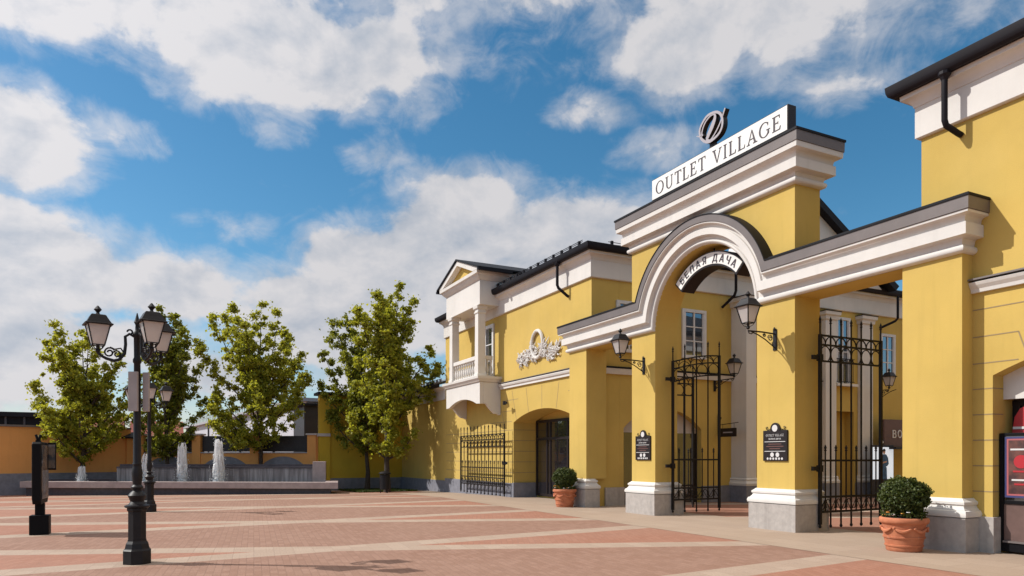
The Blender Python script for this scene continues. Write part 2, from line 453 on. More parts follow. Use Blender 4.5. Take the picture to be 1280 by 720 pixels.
def sans_letter(ch):
    w = .15
    q = quadpoly
    V_ = lambda x, a=0., b=1.: q((x, a), (x, b), w)
    H_ = lambda y, a, b: q((a, y), (b, y), w * .86)
    if ch == '\u0411': return .72, [V_(.11), H_(.935, .04, .58), H_(.57, .1, .46), H_(.065, .1, .46)] + ring_band(.44, .318, (.20, .318), (.07, .19), -pi / 2, pi / 2, 12)
    if ch == '\u0415': return .66, [V_(.11), H_(.935, .1, .58), H_(.50, .1, .52), H_(.065, .1, .60)]
    if ch == '\u041b': return .80, [q((.08, .04), (.24, .93), w), H_(.935, .2, .66), V_(.63)]
    if ch == '\u0410': return .80, [q((.08, 0), (.38, 1), w), q((.70, 0), (.40, 1), w), H_(.30, .2, .58)]
    if ch == '\u042f': return .76, [V_(.60), H_(.935, .30, .6), H_(.43, .30, .6), q((.12, 0), (.40, .43), w)] + ring_band(.32, .682, (.22, .318), (.09, .19), pi / 2, 1.5 * pi, 12)
    if ch == '\u0414': return .90, [q((.20, .1), (.32, .95), w), H_(.935, .28, .68), V_(.64, .1), H_(.13, .03, .84), V_(.10, -.16, .1), V_(.78, -.16, .1)]
    if ch == '\u0427': return .72, [V_(.58), V_(.12, .60, 1), H_(.44, .26, .58)] + ring_band(.27, .62, (.225, .245), (.08, .12), pi, 1.5 * pi, 10)
    if ch == 'B': return .74, [V_(.11), H_(.935, .1, .42), H_(.52, .1, .46), H_(.065, .1, .46)] + ring_band(.40, .74, (.20, .26), (.07, .13), -pi / 2, pi / 2, 10) + ring_band(.43, .28, (.22, .28), (.09, .15), -pi / 2, pi / 2, 10)
    if ch == 'O': return .84, ring_band(.40, .5, (.37, .52), (.23, .38), 0, 2 * pi)
    return .40, []

def text_mb(txt, table, fn, gap=.12, width=None, h=1., depth=.01, w0=0.):
    """letters as thin relief; fn(u, v, w); u runs 0..width"""
    adv = 0; items = []
    for ch in txt:
        a, polys = table(ch); items.append((adv, polys)); adv += a + gap
    adv -= gap
    k = (width / adv) if width else h
    mb = MB(); e = 0; each = []
    for x, polys in items:
        if not polys: continue
        one = MB(); each.append(one)
        for p in polys:
            e = (e + 1) % 9
            for t_ in (mb, one): t_.prism([[((x + u) * k, v * h) for u, v in p]], fn, w0, w0 + depth + e * .0004)
    mb.each = each
    return mb

# =============================================================== THE GATEWAY
CX = -13.53                     # the arch's axis
ZS, RA = 5.02, 1.83             # spring line and radius of the arch
Y0, Y1 = 12.0, 12.76            # front and back of the gateway
YW = 12.3                       # the building fronts
XL, XR = -19.87, -7.18          # ends of the low wings
PIERS = [(-19.90, -18.84), (-16.42, -15.36), (-11.70, -10.64), (-8.22, -7.16)]
gate = thing('entrance_gateway', 'tall yellow entrance gateway with white arched moulding between two yellow buildings', 'gateway', (CX, 12.4, 0))
# one masonry wall: four piers, two lintels, the arch and the raised block over it
ztop = 7.46
out = [(XL + .0, .9), (-18.84, .9), (-18.84, ZS), (-16.42, ZS), (-16.42, .9), (-15.36, .9), (-15.36, ZS)]
out += [(x, z) for x, z in arc(CX, ZS, RA, pi, 0, 40)[1:-1]]
out += [(-11.70, ZS), (-11.70, .9), (-10.64, .9), (-10.64, ZS), (-8.22, ZS), (-8.22, .9), (-7.16, .9), (-7.16, 5.86),
        (-10.64, 5.86), (-10.64, ztop), (-16.42, ztop), (-16.42, 5.86), (XL, 5.86)]
MB().prism([out], XZ, Y0, Y1).build('wall', 'yellow', gate, bevel=.012)
for i, (a, b) in enumerate(PIERS):
    yb = Y1 if i in (1, 2) else YW - .003
    MB().rect_sweep([(-.05, .13), (.565, .13), (.58, .12)], a, b, Y0, yb).build('plinth', 'stone', gate, bevel=.008)
    pr = [(.583, .10), (.59, .145), (.64, .155), (.69, .135), (.705, .10), (.715, .10), (.74, .075), (.78, .06), (.80, .085), (.84, .085), (.86, .055), (.885, .03), (.90, .012)]
    MB().rect_sweep(pr, a, b, Y0, yb).build('pedestal_moulding', 'white', gate, smooth=True)

def entablature(prof, name, m):
    na = 56; cols = []
    for s_, p in prof:
        y = Y0 - p; rad = RA + .76 * s_; th = math.asin(s_ / rad); z = ZS + s_; yb = Y1 + p * .6
        pts = [(XL - p, yb, z), (XL - p, y, z)]
        for i in range(na + 1):
            a = (pi - th) + ((th) - (pi - th)) * i / na
            pts.append((CX + rad * cos(a), y, ZS + rad * sin(a)))
        pts += [(XR + p, y, z), (XR + p, yb, z)]
        cols.append(pts)
    n = len(cols[0]); mb = MB(); fs = []
    for j in range(len(cols) - 1):
        for k in range(n - 1): fs.append((j * n + k, j * n + k + 1, (j + 1) * n + k + 1, (j + 1) * n + k))
    mb.add([p for c in cols for p in c], fs)
    return mb.build(name, m, gate, smooth=True)
prof = [(.0, -.02), (.0, .03), (.012, .06), (.035, .088), (.07, .098), (.105, .088), (.125, .062), (.135, .045), (.145, .045), (.235, .062), (.25, .10), (.256, .185),
        (.262, .195), (.46, .195), (.466, .185), (.468, .150), (.55, .165), (.582, .20), (.590, .262), (.594, .272), (.632, .275)]
entablature(prof, 'entablature', 'white')
entablature([(.635, .265), (.64, .292), (.845, .295)], 'flashing', 'flash')
entablature([(.846, .28), (.847, .31), (.872, .312), (.875, .30), (.89, -.02), (.89, -.4)], 'flashing_edge', 'roof')
# dark roof sheet that closes the top of the wings
for a, b in ((XL - .30, -15.98), (-11.08, XR + .30)): MB().box(a, b, Y0 - .305, Y1 + .17, 5.892, 5.915).build('wing_roof', 'roof', gate)
mb = MB(); mb.box(XR + .24, XR + .32, Y1 + .22, Y1 + .26, 5.8, 6.0); mb.build('roof_clip', 'flash', gate)
# cornice of the raised block
BX0, BX1 = -16.42, -10.64
pr = [(7.40, -.02), (7.40, .04), (7.415, .075), (7.45, .10), (7.49, .105), (7.52, .09), (7.535, .065), (7.54, .05), (7.63, .07), (7.65, .12), (7.656, .215),
      (7.662, .225), (7.86, .225), (7.866, .215), (7.868, .18), (7.97, .20), (8.01, .24), (8.02, .315), (8.03, .325), (8.14, .33)]
MB().rect_sweep(pr, BX0, BX1, Y0, Y1).build('block_cornice', 'white', gate, smooth=True)
MB().rect_sweep([(8.143, .30), (8.146, .345), (8.355, .35)], BX0, BX1, Y0, Y1).build('block_flashing', 'flash', gate)
MB().rect_sweep([(8.356, .34), (8.357, .368), (8.405, .37), (8.47, .0)], BX0, BX1, Y0, Y1).build('block_roof', 'roof', gate)

# --- the long sign on top
sg = thing('rooftop_sign', 'long white sign reading OUTLET VILLAGE in dark serif letters on top of the gateway', 'sign', (CX, 12.1, 8.5))
MB().box(-15.57, -10.87, 12.06, 12.30, 8.64, 9.22).build('frame', 'board', sg, bevel=.006)
MB().box(-15.55, -10.89, 12.045, 12.059, 8.665, 9.195).build('panel', 'sign_white', sg)
MB().box(-15.50, -10.80, 12.10, 12.26, 8.45, 8.638).build('base_rail', 'board', sg)
for one in text_mb('OUTLET VILLAGE', serif_letter, lambda u, v, w: (-15.40 + u, 12.044 - w, 8.755 + v), width=4.36, h=.33, depth=.006, gap=.10).each: one.build('letter', 'letter', sg)

# --- monogram above it
lg = thing('monogram_emblem', 'dark three-dimensional italic monogram standing above the long white sign', 'emblem', (-13.2, 12.2, 9.22))
def ribbon(pts, wid, y0, y1, mb, face):
    """closed-off pen stroke of varying width, extruded from y0 back to y1; face keeps the thin front outline"""
    n = len(pts); l = []; r = []
    for i, (x, z) in enumerate(pts):
        a = Vector(pts[max(0, i - 1)]); b = Vector(pts[min(n - 1, i + 1)]); d = (b - a).normalized(); nn = Vector((-d.y, d.x))
        l.append((x + nn.x * wid[i] / 2, z + nn.y * wid[i] / 2)); r.append((x - nn.x * wid[i] / 2, z - nn.y * wid[i] / 2))
    for i in range(n - 1):
        mb.prism([[l[i], l[i + 1], r[i + 1], r[i]]], XZ, y0, y1)
        face.prism([[l[i], l[i + 1], r[i + 1], r[i]]], XZ, y0 - .012, y0 - .001)
def spline(ctrl, n=8):
    out_ = []
    c = [ctrl[0]] + list(ctrl) + [ctrl[-1]]
    for i in range(1, len(c) - 2):
        p0, p1, p2, p3 = (Vector(q) for q in c[i - 1:i + 3])
        for k in range(n):
            t = k / n
            out_.append(tuple(.5 * ((2 * p1) + (p2 - p0) * t + (2 * p0 - 5 * p1 + 4 * p2 - p3) * t * t + (3 * p1 - p0 - 3 * p2 + p3) * t ** 3)))
    out_.append(tuple(ctrl[-1])); return out_
# strokes measured on the emblem: pen loop, thick down stroke, thin up stroke, outer ring
mbk, mfc = MB(), MB()
ring_ = spline([(-13.56, 9.58), (-13.58, 9.76), (-13.48, 9.9), (-13.31, 10.0), (-13.09, 9.99), (-12.91, 9.91), (-12.8, 9.75), (-12.79, 9.56), (-12.88, 9.42), (-13.06, 9.35), (-13.26, 9.34), (-13.44, 9.44), (-13.56, 9.58)])
ribbon(ring_, [.062] * len(ring_), 12.0, 12.13, mbk, mfc)
vee = spline([(-13.52, 9.61), (-13.47, 9.76), (-13.36, 9.89), (-13.18, 9.96), (-13.06, 9.93), (-13.05, 9.83), (-13.14, 9.68), (-13.27, 9.52), (-13.31, 9.42), (-13.19, 9.37), (-13.0, 9.50), (-12.84, 9.68), (-12.76, 9.82), (-12.70, 9.93)])
nv = len(vee) - 1
ribbon(vee, [.04 + .085 * max(0, sin(pi * min(1, max(0, (i / nv - .30) / .36)))) for i in range(nv + 1)], 12.004, 12.126, mbk, mfc)
tail = spline([(-13.47, 9.61), (-13.57, 9.60), (-13.71, 9.67)])
ribbon(tail, [.06 - .05 * i / (len(tail) - 1) for i in range(len(tail))], 12.008, 12.122, mbk, mfc)
mbk.box(-13.30, -13.10, 12.06, 12.12, 9.222, 9.345)
mbk.build('stroke', 'board', lg); mfc.build('stroke_face', 'logo_face', lg)

# --- arched sign hanging in the arch
hs = thing('arched_sign', 'curved white sign with dark rim and Cyrillic lettering hanging inside the arch', 'sign', (CX, 12.4, 6.5))
def annulus(r0, r1, a0, a1, n=36): return arc(CX, ZS, r1, a0, a1, n) + arc(CX, ZS, r0, a1, a0, n)
A0, A1 = R(137), R(43)
MB().prism([annulus(1.34, 1.70, A0, A1)], XZ, 12.20, 12.62).build('frame', 'board', hs)
MB().prism([annulus(1.385, 1.665, A0 - R(1.6), A1 + R(1.6))], XZ, 12.186, 12.199).build('panel', 'sign_white', hs)
RT, SPAN = 1.43, R(82)
def arcfn(u, v, w):
    a = pi / 2 + SPAN / 2 - u / RT; r = RT + v
    return (CX + r * cos(a), 12.185 - w, ZS + r * sin(a))
for one in text_mb('\u0411\u0415\u041b\u0410\u042f \u0414\u0410\u0427\u0410', sans_letter, arcfn, width=RT * SPAN, h=.185, depth=.006, gap=.26).each: one.build('letter', 'letter', hs)
for a in (R(125), R(90), R(55)):
    MB().tube([(CX + 1.70 * cos(a), 12.42, ZS + 1.70 * sin(a)), (CX + 1.84 * cos(a), 12.42, ZS + 1.84 * sin(a))], .02).build('hanger', 'iron', hs)

# --- information plaques on the two inner piers
def plaque(xc, label):
    p = thing('information_plaque', label, 'plaque', (xc, 11.99, 1.85), group='dark plaques on the gateway piers')
    f = lambda u, v, w: (xc + u, 11.999 - w, 1.85 + v)
    MB().prism([[(-.335, -.34), (.335, -.34), (.335, .33), (.16, .33)] + arc(0, .36, .135, R(-20), R(200), 16) + [(-.16, .33), (-.335, .33)]], f, 0, .035).build('board', 'board', p, bevel=.004)
    MB().prism([arc(0, .375, .075, 0, 2 * pi, 20)[:-1]], f, .036, .042).build('emblem', 'pale_letter', p)
    for sx in (-1, 1): MB().tube([f(sx * x, z, .015) for x, z in [(.14, .36), (.20, .345), (.26, .36), (.27, .40), (.235, .41), (.225, .385)]], .008, 5).build('scroll', 'iron', p)
    text_mb('OUTLET VILLAGE', serif_letter, lambda u, v, w: f(-.25 + u, .195 + v, .036 + w), width=.50, h=.052, depth=.003).split('lettering', 'pale_letter', p)
    text_mb('\u0411\u0415\u041b\u0410\u042f \u0414\u0410\u0427\u0410', sans_letter, lambda u, v, w: f(-.17 + u, .125 + v, .036 + w), width=.34, h=.036, depth=.003).split('small_lettering', 'pale_letter', p)
    for v in (.075, -.135): MB().prism([[(-.29, v), (.29, v), (.29, v + .012), (-.29, v + .012)]], f, .036, .04).build('rule', 'pale_letter', p)
    d = MB()
    for v, hw in ((.02, .18), (-.03, .24), (-.08, .15)): d.prism([[(-hw, v), (hw, v), (hw, v + .016), (-hw, v + .016)]], f, .036, .039)
    d.build('faded_strip', 'dim_letter', p)
    for u in (-.075, .075): MB().prism([arc(u, -.205, .05, 0, 2 * pi, 16)[:-1]], f, .036, .04).build('round_icon', 'pale_letter', p)
    for k in range(6): MB().prism([arc(-.20 + .08 * k, -.29, .026, 0, 2 * pi, 12)[:-1]], f, .036, .04).build('small_icon', 'pale_letter', p)
plaque(-15.87, 'dark information plaque on the pier between the side passage and the big arch')
plaque(-11.15, 'dark information plaque on the pier between the big arch and the potted shrub')

# ============================================================ SHOP BUILDINGS
def cornice_parts(b, x0, x1, y0, y1, zb=7.36):
    MB().rect_sweep([(zb, -.05), (zb, .05), (zb + .02, .075), (7.93, .075), (7.935, .09), (7.98, .10), (8.04, .15), (8.08, .21), (8.09, .245), (8.17, .25), (8.17, -.1)], x0, x1, y0, y1).build('frieze', 'white', b, smooth=True)
    MB().rect_sweep([(8.173, .10), (8.173, .30), (8.165, .345), (8.20, .39), (8.27, .415), (8.375, .425), (8.385, .41), (8.36, .33), (8.42, .1)], x0, x1, y0, y1, cap=False).build('gutter', 'gutter', b, smooth=True)
def hip_roof(b, x0, x1, y0, y1, z, rise, ov=.33, m='roof'):
    x0 -= ov; x1 += ov; y0 -= ov; y1 += ov
    w = min(x1 - x0, y1 - y0) / 2
    if x1 - x0 > y1 - y0: ra, rb = (x0 + w, (y0 + y1) / 2), (x1 - w, (y0 + y1) / 2)
    else: ra, rb = ((x0 + x1) / 2, y0 + w), ((x0 + x1) / 2, y1 - w)
    v = [(x0, y0, z), (x1, y0, z), (x1, y1, z), (x0, y1, z), (*ra, z + rise), (*rb, z + rise)]
    if x1 - x0 > y1 - y0: f = [(0, 1, 5, 4), (1, 2, 5), (2, 3, 4, 5), (3, 0, 4), (3, 2, 1, 0)]
    else: f = [(0, 1, 4), (1, 2, 5, 4), (2, 3, 5), (3, 0, 4, 5), (3, 2, 1, 0)]
    return MB().add(v, f).build('roof', m, b)
def downpipe(b, pts, name='downpipe', r=.05):
    return MB().tube(pts, r, 10).build(name, 'gutter', b, smooth=True)

def window(b, plane, a0, a1, z0, z1, facing, fw=.11, bars=(1, 2), casing=True):
    """plane 'x' or 'y' and its coordinate; a0..a1 along the wall; the casing stands proud, the glass is set in the casing"""
    pl, c = plane; s = facing
    fn = (lambda u, v, w: (c + s * w, u, v)) if pl == 'x' else (lambda u, v, w: (u, c + s * w, v))
    w_ = MB().prism([[(a0 - fw, z0 - fw), (a1 + fw, z0 - fw), (a1 + fw, z1 + fw), (a0 - fw, z1 + fw)], [(a0, z0), (a0, z1), (a1, z1), (a1, z0)]], fn, .0, .07).build('window', 'win_white', b, bevel=.006)
    MB().prism([[(a0, z0), (a1, z0), (a1, z1), (a0, z1)]], fn, .004, .012).build('pane', 'glass', w_)
    mb = MB()
    for k in range(1, bars[0] + 1):
        u = a0 + (a1 - a0) * k / (bars[0] + 1); mb.prism([[(u - .03, z0), (u + .03, z0), (u + .03, z1), (u - .03, z1)]], fn, .013, .045)
    for k in range(1, bars[1] + 1):
        v = z0 + (z1 - z0) * k / (bars[1] + 1); mb.prism([[(a0, v - .018), (a1, v - .018), (a1, v + .018), (a0, v + .018)]], fn, .014, .04)
    for e in ((a0, a0 + .05), (a1 - .05, a1)): mb.prism([[(e[0], z0), (e[1], z0), (e[1], z1), (e[0], z1)]], fn, .0135, .047)
    mb.build('sash', 'win_white', w_)
    return w_

# ---- long yellow building on the far side of the gateway
MX0, MX1, MY1 = -32.0, -19.0, 40.0
mbld = thing('yellow_shop_building', 'two-storey yellow building with white loggia, wreath relief and arched shop entrance', 'building', (-25.5, 12.3, 0))
arch_l = seg_arch(-24.6, -20.0, -.4, 2.95, 3.36)
MB().prism([[(MX0, -.4), (-24.6, -.4)] + list(reversed(arch_l[2:])) + [(-20.0, -.4), (MX1, -.4), (MX1, 8.2), (MX0, 8.2)]], XZ, YW, YW + 1.1).build('wall', 'yellow', mbld)
# street wall with its big arch
arch_s = seg_arch(13.55, 16.85, -.1, 2.55, 3.25)
MB().prism([[(YW + 1.103, -.4), (13.55, -.4)] + list(reversed(arch_s[2:])) + [(16.85, -.4), (23.66, -.4), (23.66, 3.4), (24.72, 3.4), (24.72, -.4), (MY1, -.4), (MY1, 8.2), (YW + 1.103, 8.2)]], YZ, MX1 - .6, MX1).build('street_wall', 'yellow', mbld)
MB().box(-19.75, -19.62, 13.2, 17.2, -.2, 3.3).build('back_wall', 'shop_glass', mbld)
MB().prism([[(13.55, 2.42), (16.85, 2.42)] + arch_s[2:]], YZ, MX1 - .3, MX1 - .25).build('tympanum', 'grey_tymp', mbld)
mb = MB()
for y in (13.6, 14.6, 15.7, 16.78): mb.box(MX1 - .30, MX1 - .22, y - .04, y + .04, 0, 2.42)
mb.build('shop_front_frame', 'board', mbld)
MB().box(MX1 - .28, MX1 - .26, 13.55, 16.85, 0, 2.42).build('shop_front_glass', 'shop_glass', mbld)
MB().box(MX1 - .5, MX1 - .4, 23.66, 24.72, 0, 3.4).build('doorway_back', 'yellow', mbld)
# far end walls so the block is closed
MB().box(MX0, MX0 + .5, YW + 1.103, MY1, -.4, 8.2).build('end_wall', 'yellow', mbld)
MB().box(MX0 + .5, MX1 - .6, MY1 - .5, MY1, -.4, 8.2).build('rear_wall', 'yellow', mbld)
cornice_parts(mbld, MX0, MX1, YW, MY1)
hip_roof(mbld, MX0, MX1, YW, MY1, 8.36, 2.6)
mb = MB()          # snow guards along the eave
for k in range(22): mb.box(-31.2 + k * .56, -31.12 + k * .56, 12.05, 12.12, 8.48, 8.60)
for z in (8.54, 8.59): mb.tube([(-31.3, 12.085, z), (-19.2, 12.085, z)], .012, 4)
mb.build('snow_guard', 'gutter', mbld)
mb = MB()
for k in range(12): mb.box(-18.82, -18.75, 12.9 + k * .8, 12.98 + k * .8, 8.44, 8.56)
mb.tube([(-18.785, 12.8, 8.52), (-18.785, 21.9, 8.52)], .012, 4)
mb.build('snow_guard', 'gutter', mbld)
# plinth, string course, joints
mb = MB(); mb.box(MX0, -24.62, YW - .05, YW + .3, -.5, .56); mb.box(-24.62, -24.52, YW - .045, YW + 1.05, -.2, .58)
mb.build('plinth', 'stone_dark', mbld, bevel=.006)
MB().prism([[(YW - .005, 4.33), (YW - .07, 4.33), (YW - .07, 4.40), (YW - .11, 4.44), (YW - .13, 4.50), (YW - .13, 4.53), (YW - .005, 4.56)]], lambda u, v, w: (w, u, v), -25.7, -19.91).build('string_course', 'white', mbld, bevel=.004)
MB().box(-25.7, -19.91, YW - .15, YW - .002, 4.562, 4.585).build('string_flashing', 'flash', mbld)
MB().prism([[(MX1 + .005, 4.30), (MX1 + .08, 4.30), (MX1 + .12, 4.48), (MX1 + .005, 4.50)]], XZ, YW + .48, 22.8).build('street_string_course', 'white', mbld)
MB().box(MX1 + .002, MX1 + .15, YW + .48, 22.8, 4.503, 4.54).build('street_string_flashing', 'roof', mbld)
def joint(b, *bx): MB().box(*bx).build('joint', 'joint', b)
def sjoint(b, p0, p1): MB().prism([quadpoly(p0, p1, .02)], XZ, YW - .004, YW + .008).build('joint', 'joint', b)
def hjoint(x0, x1, z): joint(mbld, x0, x1, YW - .004, YW + .01, z - .009, z + .009)
for z in (.98, 1.40, 1.82, 2.24, 2.66): hjoint(MX0 + .1, -24.62, z)
for z in (3.0, 3.42): hjoint(-26.8, -24.75, z)
cxa = -22.3
for k in range(-3, 3):
    a = R(9.5 * k)
    sjoint(mbld, (cxa + 6.3 * sin(a), 3.36 - 6.3 * (1 - cos(a)) + .03), (cxa + 7.2 * sin(a * 1.04), 4.22 if abs(k) < 3 else 3.85))
hjoint(-25.6, -24.2, 3.85); hjoint(-20.45, -19.92, 3.85); hjoint(-20.2, -19.92, 3.42)
for z in (.98, 1.40, 1.82, 2.24, 2.66): joint(mbld, -24.605, -24.596, YW + .02, YW + .95, z - .009, z + .009)
# glazed front set back in the arch
MB().box(-24.6, -20.0, YW + 1.0, YW + 1.05, -.1, 3.4).build('recess_wall', 'yellow', mbld)
MB().box(-24.35, -20.0, YW + .93, YW + .96, .15, 2.98).build('shop_window', 'shop_glass', mbld)
mb = MB()
for x in (-24.38, -23.55, -23.3, -22.0, -20.8): mb.box(x - .05, x + .05, YW + .90, YW + .99, .1, 3.0)
for z in (.12, 2.30, 2.98): mb.box(-24.4, -20.0, YW + .895, YW + .985, z - .05, z + .05)
mb.build('shop_window_frame', 'board', mbld)
# downpipe with its swan neck
downpipe(mbld, [(-20.55, 11.93, 8.2), (-20.55, 11.93, 7.42), (-20.54, 11.97, 7.32), (-20.42, 12.24, 7.06), (-20.40, 12.29, 7.03)])
MB().lathe((-20.55, 11.93, 8.04), [(.05, 0), (.085, .06), (.10, .12)], 10).build('rainwater_head', 'gutter', mbld)
downpipe(mbld, [(-18.42, 17.9, 8.1), (-18.42, 17.9, 7.4), (-18.5, 17.9, 7.25), (-18.94, 17.75, 6.9)])
downpipe(mbld, [(-18.42, 26.6, 8.1), (-18.42, 26.6, 7.2), (-18.5, 26.55, 7.1), (-18.94, 26.2, 6.85)])
# windows to the street
window(mbld, ('x', MX1), 13.35, 14.15, 5.15, 6.62, 1)
window(mbld, ('x', MX1), 16.08, 16.92, 5.12, 6.60, 1, bars=(1, 2))
fw_ = window(mbld, ('x', MX1), 23.72, 24.35, 4.5, 7.0, 1, bars=(1, 1))
window(mbld, ('x', MX1), 26.38, 27.1, 4.95, 6.55, 1)
window(mbld, ('x', MX1), 29.2, 30.1, 4.95, 6.55, 1)
mb = MB()
for k in range(9): mb.tube([(MX1 + .16, 23.6 + k * .11, 4.55), (MX1 + .16, 23.6 + k * .11, 5.45)], .012, 4)
for z in (4.55, 5.45): mb.tube([(MX1 + .16, 23.55, z), (MX1 + .16, 24.55, z)], .02, 4)
mb.build('window_railing', 'iron', mbld)
MB().box(MX1 + .002, MX1 + .24, 23.5, 24.7, 4.38, 4.48).build('balcony_sill', 'white', mbld)
# white pilasters
for y0, y1, p in ((18.23, 18.70, .74), (22.86, 23.46, .21), (24.95, 25.60, .21), (28.0, 28.7, .21)):
    c = MB().box(MX1 + .001, MX1 + p, y0, y1, .86, 7.0)
    c.build('pilaster', 'white', mbld, bevel=.01)
    MB().rect_sweep([(-.1, .08), (.58, .08)], MX1 + .001, MX1 + p, y0, y1).build('pilaster_plinth', 'stone_dark', mbld)
    MB().rect_sweep([(.583, .09), (.66, .10), (.70, .07), (.78, .04), (.80, .06), (.858, .02)], MX1 + .001, MX1 + p, y0, y1).build('pilaster_base', 'white', mbld, smooth=True)
    MB().rect_sweep([(6.9, .0), (6.93, .05), (7.05, .06), (7.10, .12), (7.22, .13)], MX1 + .001, MX1 + p, y0, y1).build('pilaster_capital', 'white', mbld, smooth=True)
    MB().rect_sweep([(7.223, .145), (7.25, .145)], MX1 + .001, MX1 + p, y0, y1).build('capital_flashing', 'roof', mbld)
MB().box(MX1 + .003, MX1 + .06, YW + .5, 13.55, -.1, .60).build('street_plinth', 'stone', mbld)
MB().box(MX1 + .003, MX1 + .06, 16.85, 23.6, -.1, .58).build('street_plinth', 'stone_dark', mbld)
MB().box(MX1 + .003, MX1 + .06, 24.8, MY1, -.1, .55).build('street_plinth', 'stone_dark', mbld)
# gable over the street portico
MB().prism([[(20.4, 8.3), (25.8, 8.3), (22.7, 10.6), (21.3, 11.2)]], YZ, MX1 - 3, MX1 + .45).build('portico_gable', 'white', mbld)
MB().prism([[(20.95, 11.55), (21.15, 11.72), (26.45, 8.45), (26.25, 8.25)]], YZ, MX1 - 3, MX1 + .75).build('gable_roof', 'roof', mbld)

# loggia: slab, pillars, balustrade, entablature and pediment
LX0, LX1, LY = -29.5, -25.78, 11.37
lgia = MB()
apr = [(LX0, 3.74)] + [(x, z) for x, z in seg_arch(LX0 + .35, LX1 - .35, 3.74, 3.76, 4.02)[2:]][::-1] + [(LX1, 3.74), (LX1, 4.62), (LX0, 4.62)]
lgia.prism([apr], XZ, LY, LY + .16)
for xa, xb in ((LX0, LX0 + .16), (LX1 - .16, LX1)):
    side = [(LY + .162, 4.618), (LY + .162, 3.76), (LY + .30, 3.74), (LY + .36, 3.66), (LY + .5, 3.50), (LY + .66, 3.36), (YW - .12, 3.34), (YW - .06, 3.30), (YW - .002, 3.30), (YW - .002, 4.618)]
    lgia.prism([side], YZ, xa, xb)
bal = lgia.build('loggia', 'white', mbld, bevel=.008)
MB().rect_sweep([(4.623, .0), (4.64, .05), (4.70, .08), (4.76, .14), (4.85, .15), (4.85, -.1)], LX0, LX1, LY, YW + .2).build('loggia_slab', 'white', bal, smooth=True)
for x in (LX0 + .32, LX1 - .56):
    for y, d in ((LY + .02, .34),):
        MB().rect_sweep([(4.853, .03), (4.98, .03), (5.0, .0), (7.42, -.012), (7.45, .02), (7.50, .02), (7.52, -.005), (7.60, -.005), (7.63, .05), (7.74, .06)], x, x + .34, y, y + d).build('pillar', 'white', bal, smooth=True)
MB().box(LX0 + .67, LX1 - .57, LY + .07, LY + .27, 5.58, 5.74).build('handrail', 'white', bal, bevel=.012)
MB().box(LX0 + .67, LX1 - .57, LY + .06, LY + .28, 4.853, 4.94).build('bottom_rail', 'white', bal)
MB().box(LX1 - .48, LX1 - .28, LY + .37, YW - .225, 5.58, 5.74).build('handrail', 'white', bal, bevel=.012)
MB().box(LX1 - .49, LX1 - .27, LY + .37, YW - .225, 4.853, 4.94).build('bottom_rail', 'white', bal)
bpr = [(.055, 0), (.055, .05), (.035, .08), (.055, .15), (.075, .24), (.06, .33), (.032, .44), (.03, .50), (.05, .53), (.055, .56), (.055, .64)]
bm0 = MB().lathe((0, 0, 0), bpr, 10).build('baluster', 'white', None, smooth=True)
off = WORLD[mbld.name]
spots = [(LX0 + .80 + k * .232, LY + .17) for k in range(11)] + [(LX1 - .38, LY + .50), (LX1 - .38, LY + .66)]
for i, (x, y) in enumerate(spots):
    o = bm0 if i == 0 else bm0.copy()
    if i: COL.objects.link(o)
    o.parent = bal; o.location = Vector((x, y, 4.942)) - off; o.scale = (1, 1, .996)
MB().box(LX0, LX1, LY, YW - .06, 7.744, 8.72).build('loggia_beam', 'white', bal, bevel=.006)
MB().rect_sweep([(8.723, .0), (8.76, .04), (8.86, .14), (8.93, .17), (8.94, .23), (9.06, .24)], LX0, LX1, LY, 14.8).build('loggia_cornice', 'white', bal, smooth=True)
MB().box(LX0 + .02, LX1 - .02, YW - .05, 14.8, 8.3, 8.72).build('loggia_attic', 'white', bal)
xm = (LX0 + LX1) / 2
hw = (LX1 - LX0) / 2
MB().prism([[(xm - hw - .02, 9.063), (xm + hw + .02, 9.063), (xm, 9.76)]], XZ, LY + .02, 14.8).build('pediment', 'yellow', bal)
MB().prism([[(xm - hw - .26, 9.07), (xm - hw - .26, 9.15), (xm, 9.90), (xm + hw + .26, 9.15), (xm + hw + .26, 9.07), (xm + hw - .18, 9.07), (xm, 9.70), (xm - hw + .18, 9.07)]], XZ, LY - .24, LY + .015).build('raking_cornice', 'white', bal, bevel=.01)
for s_ in (-1, 1):
    pz = [(0, 9.915), (0, 9.98), (s_ * (hw + .46), 9.145), (s_ * (hw + .46), 9.08)]
    if s_ < 0: pz = pz[::-1]
    MB().prism([[(xm + a, b) for a, b in pz]], XZ, LY - .30, 16.5).build('loggia_roof', 'roof', bal)
    MB().box(xm + s_ * (hw + .47) - .06, xm + s_ * (hw + .47) + .06, LY - .3, 12.6, 8.99, 9.09).build('loggia_gutter', 'gutter', bal)
